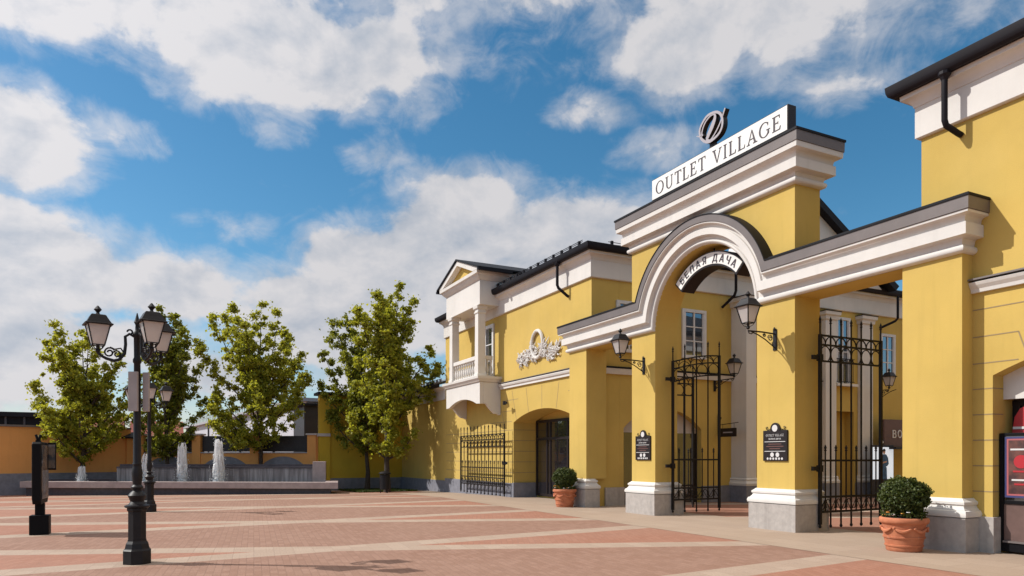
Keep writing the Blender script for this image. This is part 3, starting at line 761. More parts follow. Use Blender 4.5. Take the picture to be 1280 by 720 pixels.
# door inside the loggia, wreath relief
window(mbld, ('y', YW), -27.2, -26.5, 4.95, 7.0, -1, bars=(0, 2), fw=.14)
rel = MB()
wc = (-22.55, 5.72)
rel.tube([(wc[0] + .42 * cos(a), YW - .06, wc[1] + .50 * sin(a)) for a in [2 * pi * k / 28 for k in range(28)]],   .065, 8, closed=True)
rw = rel.build('wreath_relief', 'white', mbld, smooth=True)
rr = random.Random(3)
for s_ in (-1, 1):
    rl = MB()
    for k in range(150):
        t = rr.random()
        bx = wc[0] + s_ * (.12 + 1.44 * t); bz = 5.40 + .10 * sin(t * 7) + rr.uniform(-.22, .27) * (1.1 - .35 * t) - .02 * t
        a = rr.choice((-1.5, -1.3, 1.2, 0., pi)) + rr.uniform(-.5, .5); l_ = rr.uniform(.12, .30)
        pts = [(bx + l_ * q * cos(a + q * .6), YW - .03 - rr.uniform(.01, .07) * sin(pi * q), bz + l_ * q * sin(a + q * .8)) for q in (0, .33, .66, 1)]
        rl.tube(pts, [.010, .028, .026, .006], 5)
    rl.build('ribbon_spray', 'white', rw, smooth=True)

# ---- yellow building at the near side of the gateway
EX0, EX1 = -8.06, 8.0
ebld = thing('corner_shop_building', 'tall yellow corner building with white frieze, dark gutter and arched shop window', 'building', (-2, 12.3, 0))
arch_e = seg_arch(-6.84, -2.3, -.3, 2.95, 3.45)
MB().prism([[(EX0, -.3), (-6.84, -.3)] + list(reversed(arch_e[2:])) + [(-2.3, -.3), (EX1, -.3), (EX1, 8.2), (EX0, 8.2)]], XZ, YW, YW + .8).build('wall', 'yellow', ebld)
MB().box(EX0, EX0 + .6, YW + .803, 40, -.3, 8.2).build('street_wall', 'yellow', ebld)
MB().box(EX1 - .6, EX1, YW + .803, 40, -.3, 8.2).build('end_wall', 'yellow', ebld)
MB().box(EX0 + .6, EX1 - .6, 39.5, 40, -.3, 8.2).build('rear_wall', 'yellow', ebld)
cornice_parts(ebld, EX0, EX1, YW, 40)
hip_roof(ebld, EX0, EX1, YW, 40, 8.36, 3.0)
MB().box(EX0 + .9, -6.80, YW - .05, YW + .02, -.1, .60).build('plinth', 'stone', ebld, bevel=.006)
MB().box(-6.838, -6.80, YW + .023, YW + .155, -.1, .60).build('reveal_plinth', 'stone', ebld)
MB().prism([[(YW - .002, 4.36), (YW - .06, 4.36), (YW - .07, 4.42), (YW - .11, 4.48), (YW - .13, 4.53), (YW - .002, 4.56)]], YZ, -7.158, EX1).build('string_course', 'white', ebld, bevel=.004)
MB().box(-7.158, EX1, YW - .15, YW - .001, 4.562, 4.59).build('string_flashing', 'flash', ebld)
for z in (1.02, 1.45, 1.88, 2.31, 2.74, 3.17, 3.62, 4.08):
    x1 = -6.84 if z < 3.0 else (-6.45 if z < 3.9 else -5.0)
    joint(ebld, -7.16, x1, YW - .004, YW + .01, z - .009, z + .009)
    if z < 2.9: joint(ebld, -6.842, -6.836, YW + .01, YW + .29, z - .009, z + .009)
sjoint(ebld, (-6.45, 3.62), (-6.32, 3.22))
for x, x2 in ((-5.6, -5.75), (-5.0, -5.08), (-4.3, -4.3)): sjoint(ebld, (x, 3.5), (x2, 4.3))
MB().prism([[(-6.84, 2.56), (-2.3, 2.56)] + arch_e[2:]], XZ, YW + .30, YW + .36).build('tympanum', 'white', ebld)
MB().box(-6.84, -2.3, YW + .62, YW + .65, -.1, 2.6).build('shop_window', 'brown_panel', ebld)
mb = MB()
for x in (-6.78, -5.3, -3.8, -2.36): mb.box(x - .06, x + .06, YW + .56, YW + .66, 0, 2.55)
mb.box(-6.84, -2.3, YW + .555, YW + .615, 2.46, 2.555)
mb.build('shop_window_frame', 'board', ebld)
downpipe(ebld, [(-7.43, 11.96, 8.2), (-7.43, 11.96, 7.36), (-7.42, 11.99, 7.27), (-7.36, 12.22, 7.16), (-7.35, 12.29, 7.14)])
MB().lathe((-7.43, 11.96, 8.04), [(.05, 0), (.07, .05), (.10, .09), (.10, .14)], 10).build('rainwater_head', 'gutter', ebld)
# glazed door leaf standing in the arch with its poster
sd = thing('shop_door', 'dark framed glass door with blue-edged poster standing in the arch of the tall corner building', 'door', (-5.9, 12.5, 0))
mb = MB(); y = 12.46
for x0_, x1_, z0_, z1_ in ((-6.83, -6.765, .04, 1.99), (-4.9, -4.8, .04, 1.99), (-6.765, -4.9, 1.94, 1.99), (-6.765, -4.9, .82, .88), (-6.765, -4.9, .04, .18)):
    mb.box(x0_, x1_, y, y + .08, z0_, z1_)
mb.build('frame', 'stand', sd, bevel=.004)
MB().box(-6.765, -4.9, y + .03, y + .05, .88, 1.94).build('pane', 'shop_glass', sd)
MB().box(-6.765, -4.9, y + .02, y + .06, .18, .82).build('kick_panel', 'brown_panel', sd)
MB().box(-6.765, -4.9, y - .02, y + .01, .185, .215).build('kick_strip', 'flash', sd)
def border(a, d): return [[(-6.75 + a, .93 + a), (-5.2 - a, .93 + a), (-5.2 - a, 1.93 - a), (-6.75 + a, 1.93 - a)], [(-6.75 + d, .93 + d), (-6.75 + d, 1.93 - d), (-5.2 - d, 1.93 - d), (-5.2 - d, .93 + d)]]
ps = MB().prism(border(0, .032), XZ, y + .005, y + .026).build('poster', 'poster_blue', sd)
MB().prism(border(.033, .060), XZ, y + .008, y + .024).build('poster_band', 'poster_pink', ps)
MB().prism(border(.061, 0)[:1], XZ, y + .01, y + .022).build('poster_picture', 'poster_dark', ps)
MB().prism([arc(-6.50, 1.52, .11, 0, 2 * pi, 18)[:-1]], XZ, y + .004, y + .009).build('poster_motif', 'red', ps)
for k, (u0, u1, z_, m_) in enumerate(((-6.66, -6.30, 1.72, 'pale_letter'), (-6.62, -6.2, 1.36, 'red'), (-6.64, -6.3, 1.22, 'pale_letter'), (-6.60, -6.35, 1.15, 'red'))):
    MB().prism([quadpoly((u0, z_), (u1, z_), .028)], XZ, y + .004, y + .009).build('poster_stripe', m_, ps)
rs = thing('red_shop_plate', 'red shop plate with pale strip behind the glass door of the corner building', 'sign', (-5.9, 12.8, 2.3))
MB().prism([[(-6.76, 2.0), (-5.4, 2.0), (-5.4, 2.46), (-6.5, 2.46), (-6.64, 2.40), (-6.72, 2.26)]], XZ, 12.70, 12.74).build('plate', 'red', rs)
MB().box(-6.74, -6.2, 12.685, 12.698, 2.06, 2.10).build('pale_strip', 'pale_letter', rs)

# ---- low building and its projecting wing at the end of the square
lb = thing('low_annex_building', 'low yellow annex with white frieze and corrugated metal roof next to the loggia', 'building', (-35.5, 12.3, -.3))
MB().box(-38.99, -32.003, YW, 24, -.7, 4.46).build('wall', 'yellow', lb)
MB().box(-38.98, -32.003, YW - .04, YW - .001, -.7, .44).build('plinth', 'stone_dark', lb)
MB().prism([[(YW - .001, 4.40), (YW - .05, 4.40), (YW - .05, 4.86), (YW - .12, 4.92), (YW - .28, 5.02), (YW - .001, 5.02)]], YZ, -38.98, -32.003).build('frieze', 'white', lb)
MB().box(-38.98, -32.06, YW - .62, YW - .30, 4.98, 5.16).build('gutter', 'gutter', lb)
MB().add([(-38.98, YW - .6, 5.165), (-32.05, YW - .6, 5.165), (-32.05, 20, 7.4), (-38.98, 20, 7.4), (-38.98, YW - .6, 5.10), (-32.05, YW - .6, 5.10), (-32.05, 20, 7.3), (-38.98, 20, 7.3)],
         [(0, 1, 2, 3), (7, 6, 5, 4), (0, 4, 5, 1), (1, 5, 6, 2), (2, 6, 7, 3), (3, 7, 4, 0)]).build('roof', 'corrugated', lb)
mb = MB()
for k in range(14): mb.box(-38.6 + k * .48, -38.5 + k * .48, YW - .2, YW - .12, 5.26, 5.42)
for z in (5.34, 5.42): mb.tube([(-38.8, YW - .16, z), (-32.1, YW - .16, z)], .014, 4)
mb.tube([(-38.8, 14.2, 5.95), (-32.1, 14.2, 5.95)], .03, 4)
mb.build('snow_guard', 'fence_rail', lb)
wg = thing('mustard_wing_building', 'windowless mustard wall of a low wing beside the fountain, behind two trees', 'building', (-42, 11, -.3))
MB().box(-39.5, -39.0, 8.2, 24, -.8, 5.0).build('wall', 'olive', wg)
MB().box(-39.45, -38.93, 8.15, YW - .05, -.8, .42).build('plinth', 'stone_dark', wg)
MB().box(-40.0, -38.7, 7.5, 24.3, 5.003, 5.14).build('roof', 'roof', wg)
MB().box(-39.3, -38.92, 7.60, 8.19, -.8, 5.0).build('corner_pillar', 'olive', wg)
MB().box(-39.35, -38.86, 7.54, 8.195, 2.72, 2.88).build('pillar_band', 'grey_tymp', wg)

# ============================================================ WROUGHT IRON
def spear(mb, x, y, z0, z1, r=.014, tip=.16):
    mb.tube([(x, y, z0), (x, y, z1 - tip)], r, 4)
    mb.lathe((x, y, z1 - tip), [(r, 0), (.032, .02), (.016, .04), (.030, .075), (.004, tip)], 6)

def gate_leaf(name, label, loc, rz, w, ztop, n, zl=.10, rise=0., ring=.46, group='wrought iron gate leaves', zmid=1.52, zdog=1.86, thick=.019):
    """leaf in its own frame: x along the leaf from the hinge, z up"""
    g = thing(name, label, 'gate', loc, rz, group)
    if rz == 0.: WORLD.pop(g.name, None)
    top = lambda x: ztop + rise * sin(pi / 2 * x / w)
    fr = MB()
    for x in (0, w): fr.box(x - .03, x + .03, -.03, .03, zl + .05, top(x) + .02)
    for dz in (0., -.20, -ring - .09):
        m = 14 if rise else 1
        fr.tube([(w * k / m, 0, top(w * k / m) + dz) for k in range(m + 1)], .026, 4)
    for z in (zmid, .74, .42): fr.box(0, w, -.02, .02, z - .022, z + .022)
    f = fr.build('frame', 'iron', g, local=True)
    for k in range(n + 1):
        x = w * k / n
        b = MB(); 
        b.tube([(x, 0, zl), (x, 0, top(x))], thick, 4)
        spear(b, x, 0, top(x), top(x) + .42, thick * .9)
        b.lathe((x, 0, zl - .03), [(.012, 0), (.03, .02), (.03, .05), (.016, .08)], 6)
        b.build('bar', 'iron', g, local=True)
    for k in range(n):
        x = w * (k + .5) / n
        b = MB(); spear(b, x, 0, .42, zdog, thick * .8, .14); b.build('short_bar', 'iron', g, local=True)
    sc = MB(); s2_ = MB(); q = w / n
    for k in range(n):
        xc = q * (k + .5); zt = top(xc); zc = zt - .20 - (ring - .11) / 2 - .02; rr_ = min(q * .47, (ring - .11) / 2 * 1.02)
        sc.tube([(xc + rr_ * cos(a), 0, zc + (ring - .11) / 2 * .96 * sin(a)) for a in [2 * pi * i / 16 for i in range(16)]], .012, 4, closed=True)
        for s_ in (-1, 1):      # interlaced arches in the upper row
            sc.tube([(xc + s_ * q * .5 + q * .5 * cos(a), .004 * s_, top(xc) - .19 + .17 * sin(a)) for a in [pi * i / 10 for i in range(11)] if 0 <= xc + s_ * q * .5 + q * .5 * cos(a) <= w], .011, 4)
        for s_ in (-1, 1):      # S scrolls in the bottom panel
            s2_.tube([(xc + s_ * (.02 + q * .20 + q * .20 * cos(a)), 0, .58 + .11 * sin(a) * s_) for a in [-.5 + 4.4 * i / 12 for i in range(13)]], .010, 4)
        s2_.tube([(xc - q * .45, 0, .45), (xc, 0, .70), (xc + q * .45, 0, .45)], .009, 4)
    sc.build('ring_frieze', 'iron', g, local=True); s2_.build('scrollwork', 'iron', g, local=True)
    for z in (1.35, 3.72):
        h_ = MB(); h_.box(-.24, -.02, -.025, .025, z - .045, z + .045); h_.box(-.06, .05, -.045, .045, z - .07, z + .07); h_.build('hinge', 'iron', g, local=True)
    return g
gate_leaf('iron_gate', 'tall black iron gate leaf with level top standing open beside the potted shrub', (-10.46, 12.55, 0), pi / 2, 1.96, 4.2, 6)
gate_leaf('iron_gate', 'black iron gate leaf with curved top rail standing open in the big arch', (-15.18, 12.46, 0), pi / 2, 1.66, 4.2, 4, rise=.26)
gate_leaf('iron_gate', 'narrow black iron gate leaf seen behind the curved gate inside the arch', (-16.55, 12.6, 0), pi / 2, 1.75, 4.0, 5)
gate_leaf('iron_gate', 'wide black iron gate leaf standing against the sunlit wall under the loggia', (-24.86, 12.02, 0), pi, 4.5, 2.52, 12, zl=.06, ring=.40, zmid=1.15, zdog=1.46)

# ------------------------------------------------------------------ lanterns
def lantern_parts(parent, base, s, local, rot=0., name=True):
    """four-sided tapering lantern whose bottom ring stands at base; s = overall size"""
    bx, by, bz = base
    c4 = lambda r, z: [(bx + r * s * cos(rot + pi / 4 + k * pi / 2), by + r * s * sin(rot + pi / 4 + k * pi / 2), bz + z * s) for k in range(4)]
    fr = MB()
    lo, hi = c4(.155, .10), c4(.285, .52)
    for k in range(4):
        fr.tube([lo[k], hi[k]], .016 * s, 4); fr.tube([lo[k], lo[(k + 1) % 4]], .014 * s, 4); fr.tube([hi[k], hi[(k + 1) % 4]], .018 * s, 4)
        for q in (.3,): fr.tube([lo[k], (bx + .10 * s * cos(rot + pi / 4 + k * pi / 2), by + .10 * s * sin(rot + pi / 4 + k * pi / 2), bz + .03 * s), (bx, by, bz)], .010 * s, 4)
    fr.lathe((bx, by, bz), [(.025 * s, -.06 * s), (.05 * s, -.02 * s), (.03 * s, .03 * s), (.04 * s, .09 * s), (.012 * s, .12 * s)], 8)
    ln = fr.build('lantern', 'lamp_iron', parent, local=local)
    gl = MB(); a, b = c4(.150, .105), c4(.278, .515); ms = []
    for k in range(4): gl.add([a[k], a[(k + 1) % 4], b[(k + 1) % 4], b[k]], [(0, 1, 2, 3)])
    gl.build('glass', 'lamp_glass', ln, local=local)
    rf = MB()
    lv = [(.345, .505), (.36, .525), (.31, .545), (.25, .62), (.19, .705), (.165, .72), (.12, .725)]
    vs = [p for r, z in lv for p in c4(r, z)]; m = len(lv)
    rf.add(vs, [(j * 4 + k, j * 4 + (k + 1) % 4, j * 4 + 4 + (k + 1) % 4, j * 4 + 4 + k) for j in range(m - 1) for k in range(4)] + [(3, 2, 1, 0), tuple(range(4 * m - 4, 4 * m))])
    rf.lathe((bx, by, bz), [(.05 * s, .72 * s), (.028 * s, .77 * s), (.05 * s, .80 * s), (.075 * s, .83 * s), (.045 * s, .87 * s), (.012 * s, .91 * s)], 8)
    rf.build('lantern_roof', 'lamp_iron', ln, local=local)
    return ln

def wall_lantern(label, loc, rz, reach=.8, s=.84):
    """bracket root at loc on the wall; the arm runs along local +x"""
    g = thing('wall_lantern', label, 'lantern', loc, rz, 'black wall lanterns of the gateway')
    WORLD.pop(g.name, None)
    b = MB()
    b.box(0, .02, -.05, .05, -.36, .10)
    b.tube([(.01, 0, 0), (reach * .5, 0, .015), (reach, 0, .01)], .018, 6)
    b.tube([(.02, 0, -.30), (.12, 0, -.24), (.30, 0, -.14), (.52, 0, -.05), (.70, 0, -.005)], .014, 5)
    for cx_, cz_, r_ in ((.155, -.10, .075), (.33, -.055, .042)):
        b.tube([(cx_ + r_ * (1 - i / 26) * cos(i * .5), 0, cz_ + r_ * (1 - i / 26) * sin(i * .5)) for i in range(20)], .011, 4)
    b.tube([(.05, 0, -.30), (.10, 0, -.20), (.05, 0, -.16)], .010, 4)
    b.tube([(reach - .16, 0, .0), (reach - .10, 0, -.05), (reach - .03, 0, -.04), (reach, 0, .02)], .012, 4)
    b.lathe((.03, 0, .08), [(.01, 0), (.03, .02), (.008, .07)], 6)
    b.build('bracket', 'lamp_iron', g, local=True)
    lantern_parts(g, (reach, 0, .09), s, True)
    return g
wall_lantern('black wall lantern on the pier between the side passage and the big arch', (-15.86, 12.0, 4.26), -pi / 2)
wall_lantern('large black wall lantern on the pier between the big arch and the level-topped gate', (-11.17, 12.0, 4.29), -pi / 2)
wall_lantern('shaded wall lantern on the inner yellow wall seen through the big arch', (-18.99, 17.45, 4.27), 0, .95)
wall_lantern('shaded wall lantern beside the inner white pilaster seen through the side gate', (-18.6, 25.75, 4.25), 0, .4)

# -------------------------------------------------------------- street lamps
def street_lamp(label, loc, banner, turn=0):
    g = thing('street_lamp', label, 'street lamp', loc, 0, 'three-armed street lamps on the square')
    P = lambda r, d, z: (r * .4452 - d * .8954, r * .8954 + d * .4452, z)
    WORLD.pop(g.name, None)
    b = MB()
    b.lathe((0, 0, 0), [(.20, 0), (.20, .20), (.185, .215), (.175, .23), (.16, .30), (.135, .34), (.135, .36)], 8, pi / 8)
    b.lathe((0, 0, 0), [(.128, .362), (.128, .78), (.145, .80), (.145, .83)], 8, pi / 8)
    b.build('pedestal', 'lamp_iron', g, local=True)
    b = MB()
    b.lathe((0, 0, 0), [(.150, .835), (.175, .85), (.175, .87), (.12, .89), (.095, .93), (.115, .985), (.13, 1.02), (.10, 1.06), (.065, 1.09), (.065, 1.11), (.085, 1.13), (.085, 1.15), (.06, 1.18), (.07, 1.28), (.078, 1.36), (.062, 1.44), (.058, 1.47), (.066, 1.49), (.056, 1.52),
                        (.050, 2.6), (.046, 3.0), (.06, 3.02), (.06, 3.06), (.045, 3.09), (.048, 3.40), (.062, 3.42), (.062, 3.45), (.03, 3.49), (.025, 3.58), (.045, 3.62), (.03, 3.66), (.006, 3.76)], 14)
    b.build('pole', 'lamp_iron', g, local=True, smooth=True)
    for th in (-41, 199, 79):
        a = R(th + turn); f = lambda q, z: P(q * cos(a), q * sin(a), z)
        m = MB()
        m.tube([f(q, z) for q, z in ((.04, 3.40), (.10, 3.44), (.16, 3.40), (.155, 3.28), (.17, 3.14), (.24, 3.05), (.31, 3.03), (.41, 3.06), (.48, 3.10), (.52, 3.15))], [.016, .02, .022, .022, .024, .024, .024, .022, .02, .024], 6)
        m.tube([f(.10 + .035 * cos(t), 3.47 + .035 * sin(t)) for t in [i * .6 for i in range(10)]], .014, 5)
        m.tube([f(.37 + .075 * (1 - i / 30) * cos(2.6 - i * .42), 3.15 + .075 * (1 - i / 30) * sin(2.6 - i * .42)) for i in range(22)], .013, 5)
        m.tube([f(.27 + .055 * (1 - i / 26) * cos(.4 + i * .45), 3.13 + .055 * (1 - i / 26) * sin(.4 + i * .45)) for i in range(18)], .012, 5)
        m.tube([f(.17, 3.14), f(.22, 3.22), f(.30, 3.20), f(.36, 3.23)], .012, 5)
        arm = m.build('arm', 'lamp_iron', g, local=True)
        lantern_parts(g, f(.52, 3.18), .72, True, rot=R(12))
    if banner:
        for (r_, d_, w_) in ((-.012, -.085, .068), (.125, .02, .045)):
            c = P(r_, d_, 0)
            MB().obox(c, (.4452, .8954, 0), (-.8954, .4452, 0), w_, .022, 2.28, 2.87).build('speaker_box', 'panel_grey', g, local=True, bevel=.006)
        m = MB()
        for z in (2.42, 2.74): m.lathe((0, 0, z), [(.056, 0), (.056, .04)], 12)
        m.build('strap', 'lamp_iron', g, local=True)
    return g
street_lamp('tall dark three-armed street lamp with two pale boxes strapped to its pole', (-11.93, -.36, 0), True)
street_lamp('smaller-looking three-armed street lamp without pale boxes, standing nearer the fountain', (-22.95, -.38, 0), False, -20)

# ---------------------------------------------------------- advertising stand
st = thing('advertising_stand', 'black two-sided advertising stand on a square base with a shaded poster', 'stand', (-17.3, -2.29, 0))
MB().box(-17.46, -17.12, -2.46, -2.12, 0, .40).build('base', 'stand', st, bevel=.01)
MB().box(-17.36, -17.20, -2.37, -2.21, .402, .64).build('neck', 'stand', st)
MB().prism([[(-17.84, .72), (-17.78, .64), (-16.90, .64), (-16.84, .72), (-16.84, 1.86), (-16.90, 1.90), (-17.78, 1.90), (-17.84, 1.86)]], XZ, -2.37, -2.22).build('case', 'stand', st, bevel=.01)
MB().box(-17.78, -16.92, -2.218, -2.205, .74, 1.84).build('poster', 'poster', st)
MB().box(-17.78, -16.92, -2.385, -2.372, .74, 1.84).build('poster', 'poster', st)
MB().box(-17.72, -17.68, -2.204, -2.06, 1.32, 1.90).build('flag_case', 'stand', st)
MB().box(-17.678, -17.67, -2.195, -2.075, 1.36, 1.86).build('flag_poster', 'poster', st)
mb = MB()
mb.tube([(-17.05, -2.29, 1.90), (-17.04, -2.31, 1.98), (-17.05, -2.33, 2.05)], .025, 6); mb.tube([(-17.05, -2.29, 1.90), (-17.07, -2.27, 1.98), (-17.06, -2.25, 2.05)], .025, 6)
mb.box(-17.12, -16.98, -2.33, -2.25, 1.89, 1.94)
mb.build('crest', 'stand', st)
# litter bin
bn = thing('litter_bin', 'dark round litter bin on short legs near the tree trunks', 'bin', (-33.0, 9.55, gz(-33)))
WORLD.pop(bn.name, None)
MB().lathe((0, 0, 0), [(.20, .16), (.235, .18), (.25, .86), (.22, .88)], 18).build('body', 'lamp_iron', bn, local=True, smooth=True)
MB().lathe((0, 0, 0), [(.20, .90), (.29, .91), (.29, .95), (.22, 1.01), (.05, 1.05)], 18).build('lid', 'lamp_iron', bn, local=True, smooth=True)
for k in range(3):
    a = 2 * pi * k / 3 + .4; MB().tube([(.2 * cos(a), .2 * sin(a), 0), (.2 * cos(a), .2 * sin(a), .92)], .025, 6).build('leg', 'lamp_iron', bn, local=True)

# ---------------------------------------------------------------- leaf meshes
def leaf_mesh(name, cen, size, m, parent, rng, up=.45, elong=1.35, outward=None, smooth=False):
    n = len(cen)
    nor = rng.normal(size=(n, 3)); nor /= np.linalg.norm(nor, axis=1)[:, None]
    nor[:, 2] += up
    if outward is not None: nor += outward * .8
    nor /= np.linalg.norm(nor, axis=1)[:, None]
    t = rng.normal(size=(n, 3)); t[:, 2] -= .3
    t -= nor * (t * nor).sum(1)[:, None]; t /= np.linalg.norm(t, axis=1)[:, None]
    b = np.cross(nor, t)
    s = size * rng.uniform(.65, 1.25, n)[:, None]
    fold = nor * s * .22
    v = np.stack([cen - t * s * .5 * elong, cen + b * s * .5 + fold, cen + t * s * .5 * elong, cen - b * s * .5 + fold], 1).reshape(-1, 3)
    i = np.arange(n) * 4
    f = np.stack([np.stack([i, i + 1, i + 2], 1), np.stack([i, i + 2, i + 3], 1)], 1).reshape(-1, 3)
    me = bpy.data.meshes.new(name)
    me.vertices.add(4 * n); me.vertices.foreach_set('co', v.astype(np.float32).ravel())
    me.loops.add(6 * n); me.loops.foreach_set('vertex_index', f.astype(np.int32).ravel())
    me.polygons.add(2 * n); me.polygons.foreach_set('loop_start', np.arange(0, 6 * n, 3, dtype=np.int32))
    try: me.polygons.foreach_set('loop_total', np.full(2 * n, 3, dtype=np.int32))
    except Exception: pass
    me.update(calc_edges=True)
    at = me.attributes.new('leafvar', 'FLOAT', 'FACE')
    at.data.foreach_set('value', np.repeat(np.clip(rng.beta(1.6, 1.8, n), 0, 1), 2).astype(np.float32))
    me.materials.append(M[m]); me.validate()
    o = bpy.data.objects.new(name, me); COL.objects.link(o)
    if parent is not None: o.parent = parent
    return o

# -------------------------------------------------------------- potted shrubs
def potted_shrub(label, loc, seed):
    g = thing('potted_shrub', label, 'potted plant', loc, 0, 'clipped shrubs in terracotta pots'); WORLD.pop(g.name, None)
    rng = np.random.default_rng(seed)
    p = MB(); p.lathe((0, 0, 0), [(.26, 0), (.275, .02), (.28, .08), (.295, .085), (.30, .11), (.285, .115), (.305, .22), (.32, .225), (.325, .25), (.31, .255), (.33, .43), (.34, .46), (.365, .475), (.38, .50), (.38, .55), (.365, .57), (.335, .57), (.32, .53)], 40)
    pot = p.build('pot', 'terra', g, local=True, smooth=True)
    sw = MB()
    for k in range(7):
        a = 2 * pi * k / 7 + .4
        q = [(.345 * cos(a + t * .75), .345 * sin(a + t * .75), .40 - .055 * sin(pi * t)) for t in [i / 8 for i in range(9)]]
        sw.tube(q, [.012, .02, .024, .028, .030, .028, .024, .02, .012], 6)
        sw.lathe((.355 * cos(a), .355 * sin(a), .40), [(.0, -.03), (.025, -.01), (.025, .015), (.0, .03)], 6)
    sw.build('garland', 'terra', pot, local=True, smooth=True)
    MB().lathe((0, 0, .545), [(.325, 0), (.3, .02), (.02, .03)], 20).build('soil', 'soil', g, local=True)
    # clipped ball: dense small leaves in an uneven shell round twigs
    n = 9000
    d = rng.normal(size=(n, 3)); d /= np.linalg.norm(d, axis=1)[:, None]
    lump = 1 + .05 * np.sin(d[:, 0] * 9 + seed) * np.cos(d[:, 1] * 8) + .05 * np.sin(d[:, 2] * 11 + d[:, 0] * 6)
    r = (rng.uniform(.45, 1., n) ** .5) * (lump + .07 * np.sin(d[:, 0] * 17 + d[:, 2] * 13 + seed) * np.sin(d[:, 1] * 15)) * np.where(rng.random(n) < .03, rng.uniform(1.02, 1.12, n), 1)
    cen = d * r[:, None] * np.array([.385, .385, .325]) + np.array([0, 0, .93])
    leaf_mesh('crown', cen, .036, 'box_leaf', g, rng, outward=d)
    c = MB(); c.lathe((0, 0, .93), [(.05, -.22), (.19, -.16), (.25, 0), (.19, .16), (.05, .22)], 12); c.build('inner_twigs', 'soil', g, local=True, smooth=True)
    MB().tube([(0, 0, .55), (.02, .01, .8)], .03, 6).build('stem', 'bark', g, local=True)
    rd = random.Random(seed); fl = {'yellow_flower': MB(), 'white_flower': MB()}
    lf = []
    for k in range(46):
        a = rd.uniform(0, 2 * pi); q = rd.uniform(.24, .335); z = .60 + rd.uniform(-.01, .07)
        front = cos(a - R(-110))
        lf.append((q * cos(a), q * sin(a), z - .02))
        if rd.random() < .45 + .3 * front:
            key = 'yellow_flower' if rd.random() < .8 else 'white_flower'
            x, y = q * cos(a), q * sin(a)
            for j in range(5):
                b_ = 2 * pi * j / 5; cx_, cy_ = x + .016 * cos(b_), y + .016 * sin(b_)
                fl[key].lathe((cx_, cy_, z), [(.004, 0), (.018, .006), (.012, .014)], 6)
    for key, m_ in fl.items():
        if m_.v: m_.build('flower', key, g, local=True)
    lc = np.repeat(np.array(lf), 7, 0) + rng.normal(scale=.03, size=(len(lf) * 7, 3))
    leaf_mesh('bedding_leaves', lc, .045, 'box_leaf', g, rng)
    return g
potted_shrub('clipped round shrub in a terracotta pot in front of the pier beside the level-topped gate', (-7.70, 11.28, .004), 3)
potted_shrub('clipped round shrub in a terracotta pot near the arched shop entrance', (-19.25, 11.45, .004), 8)

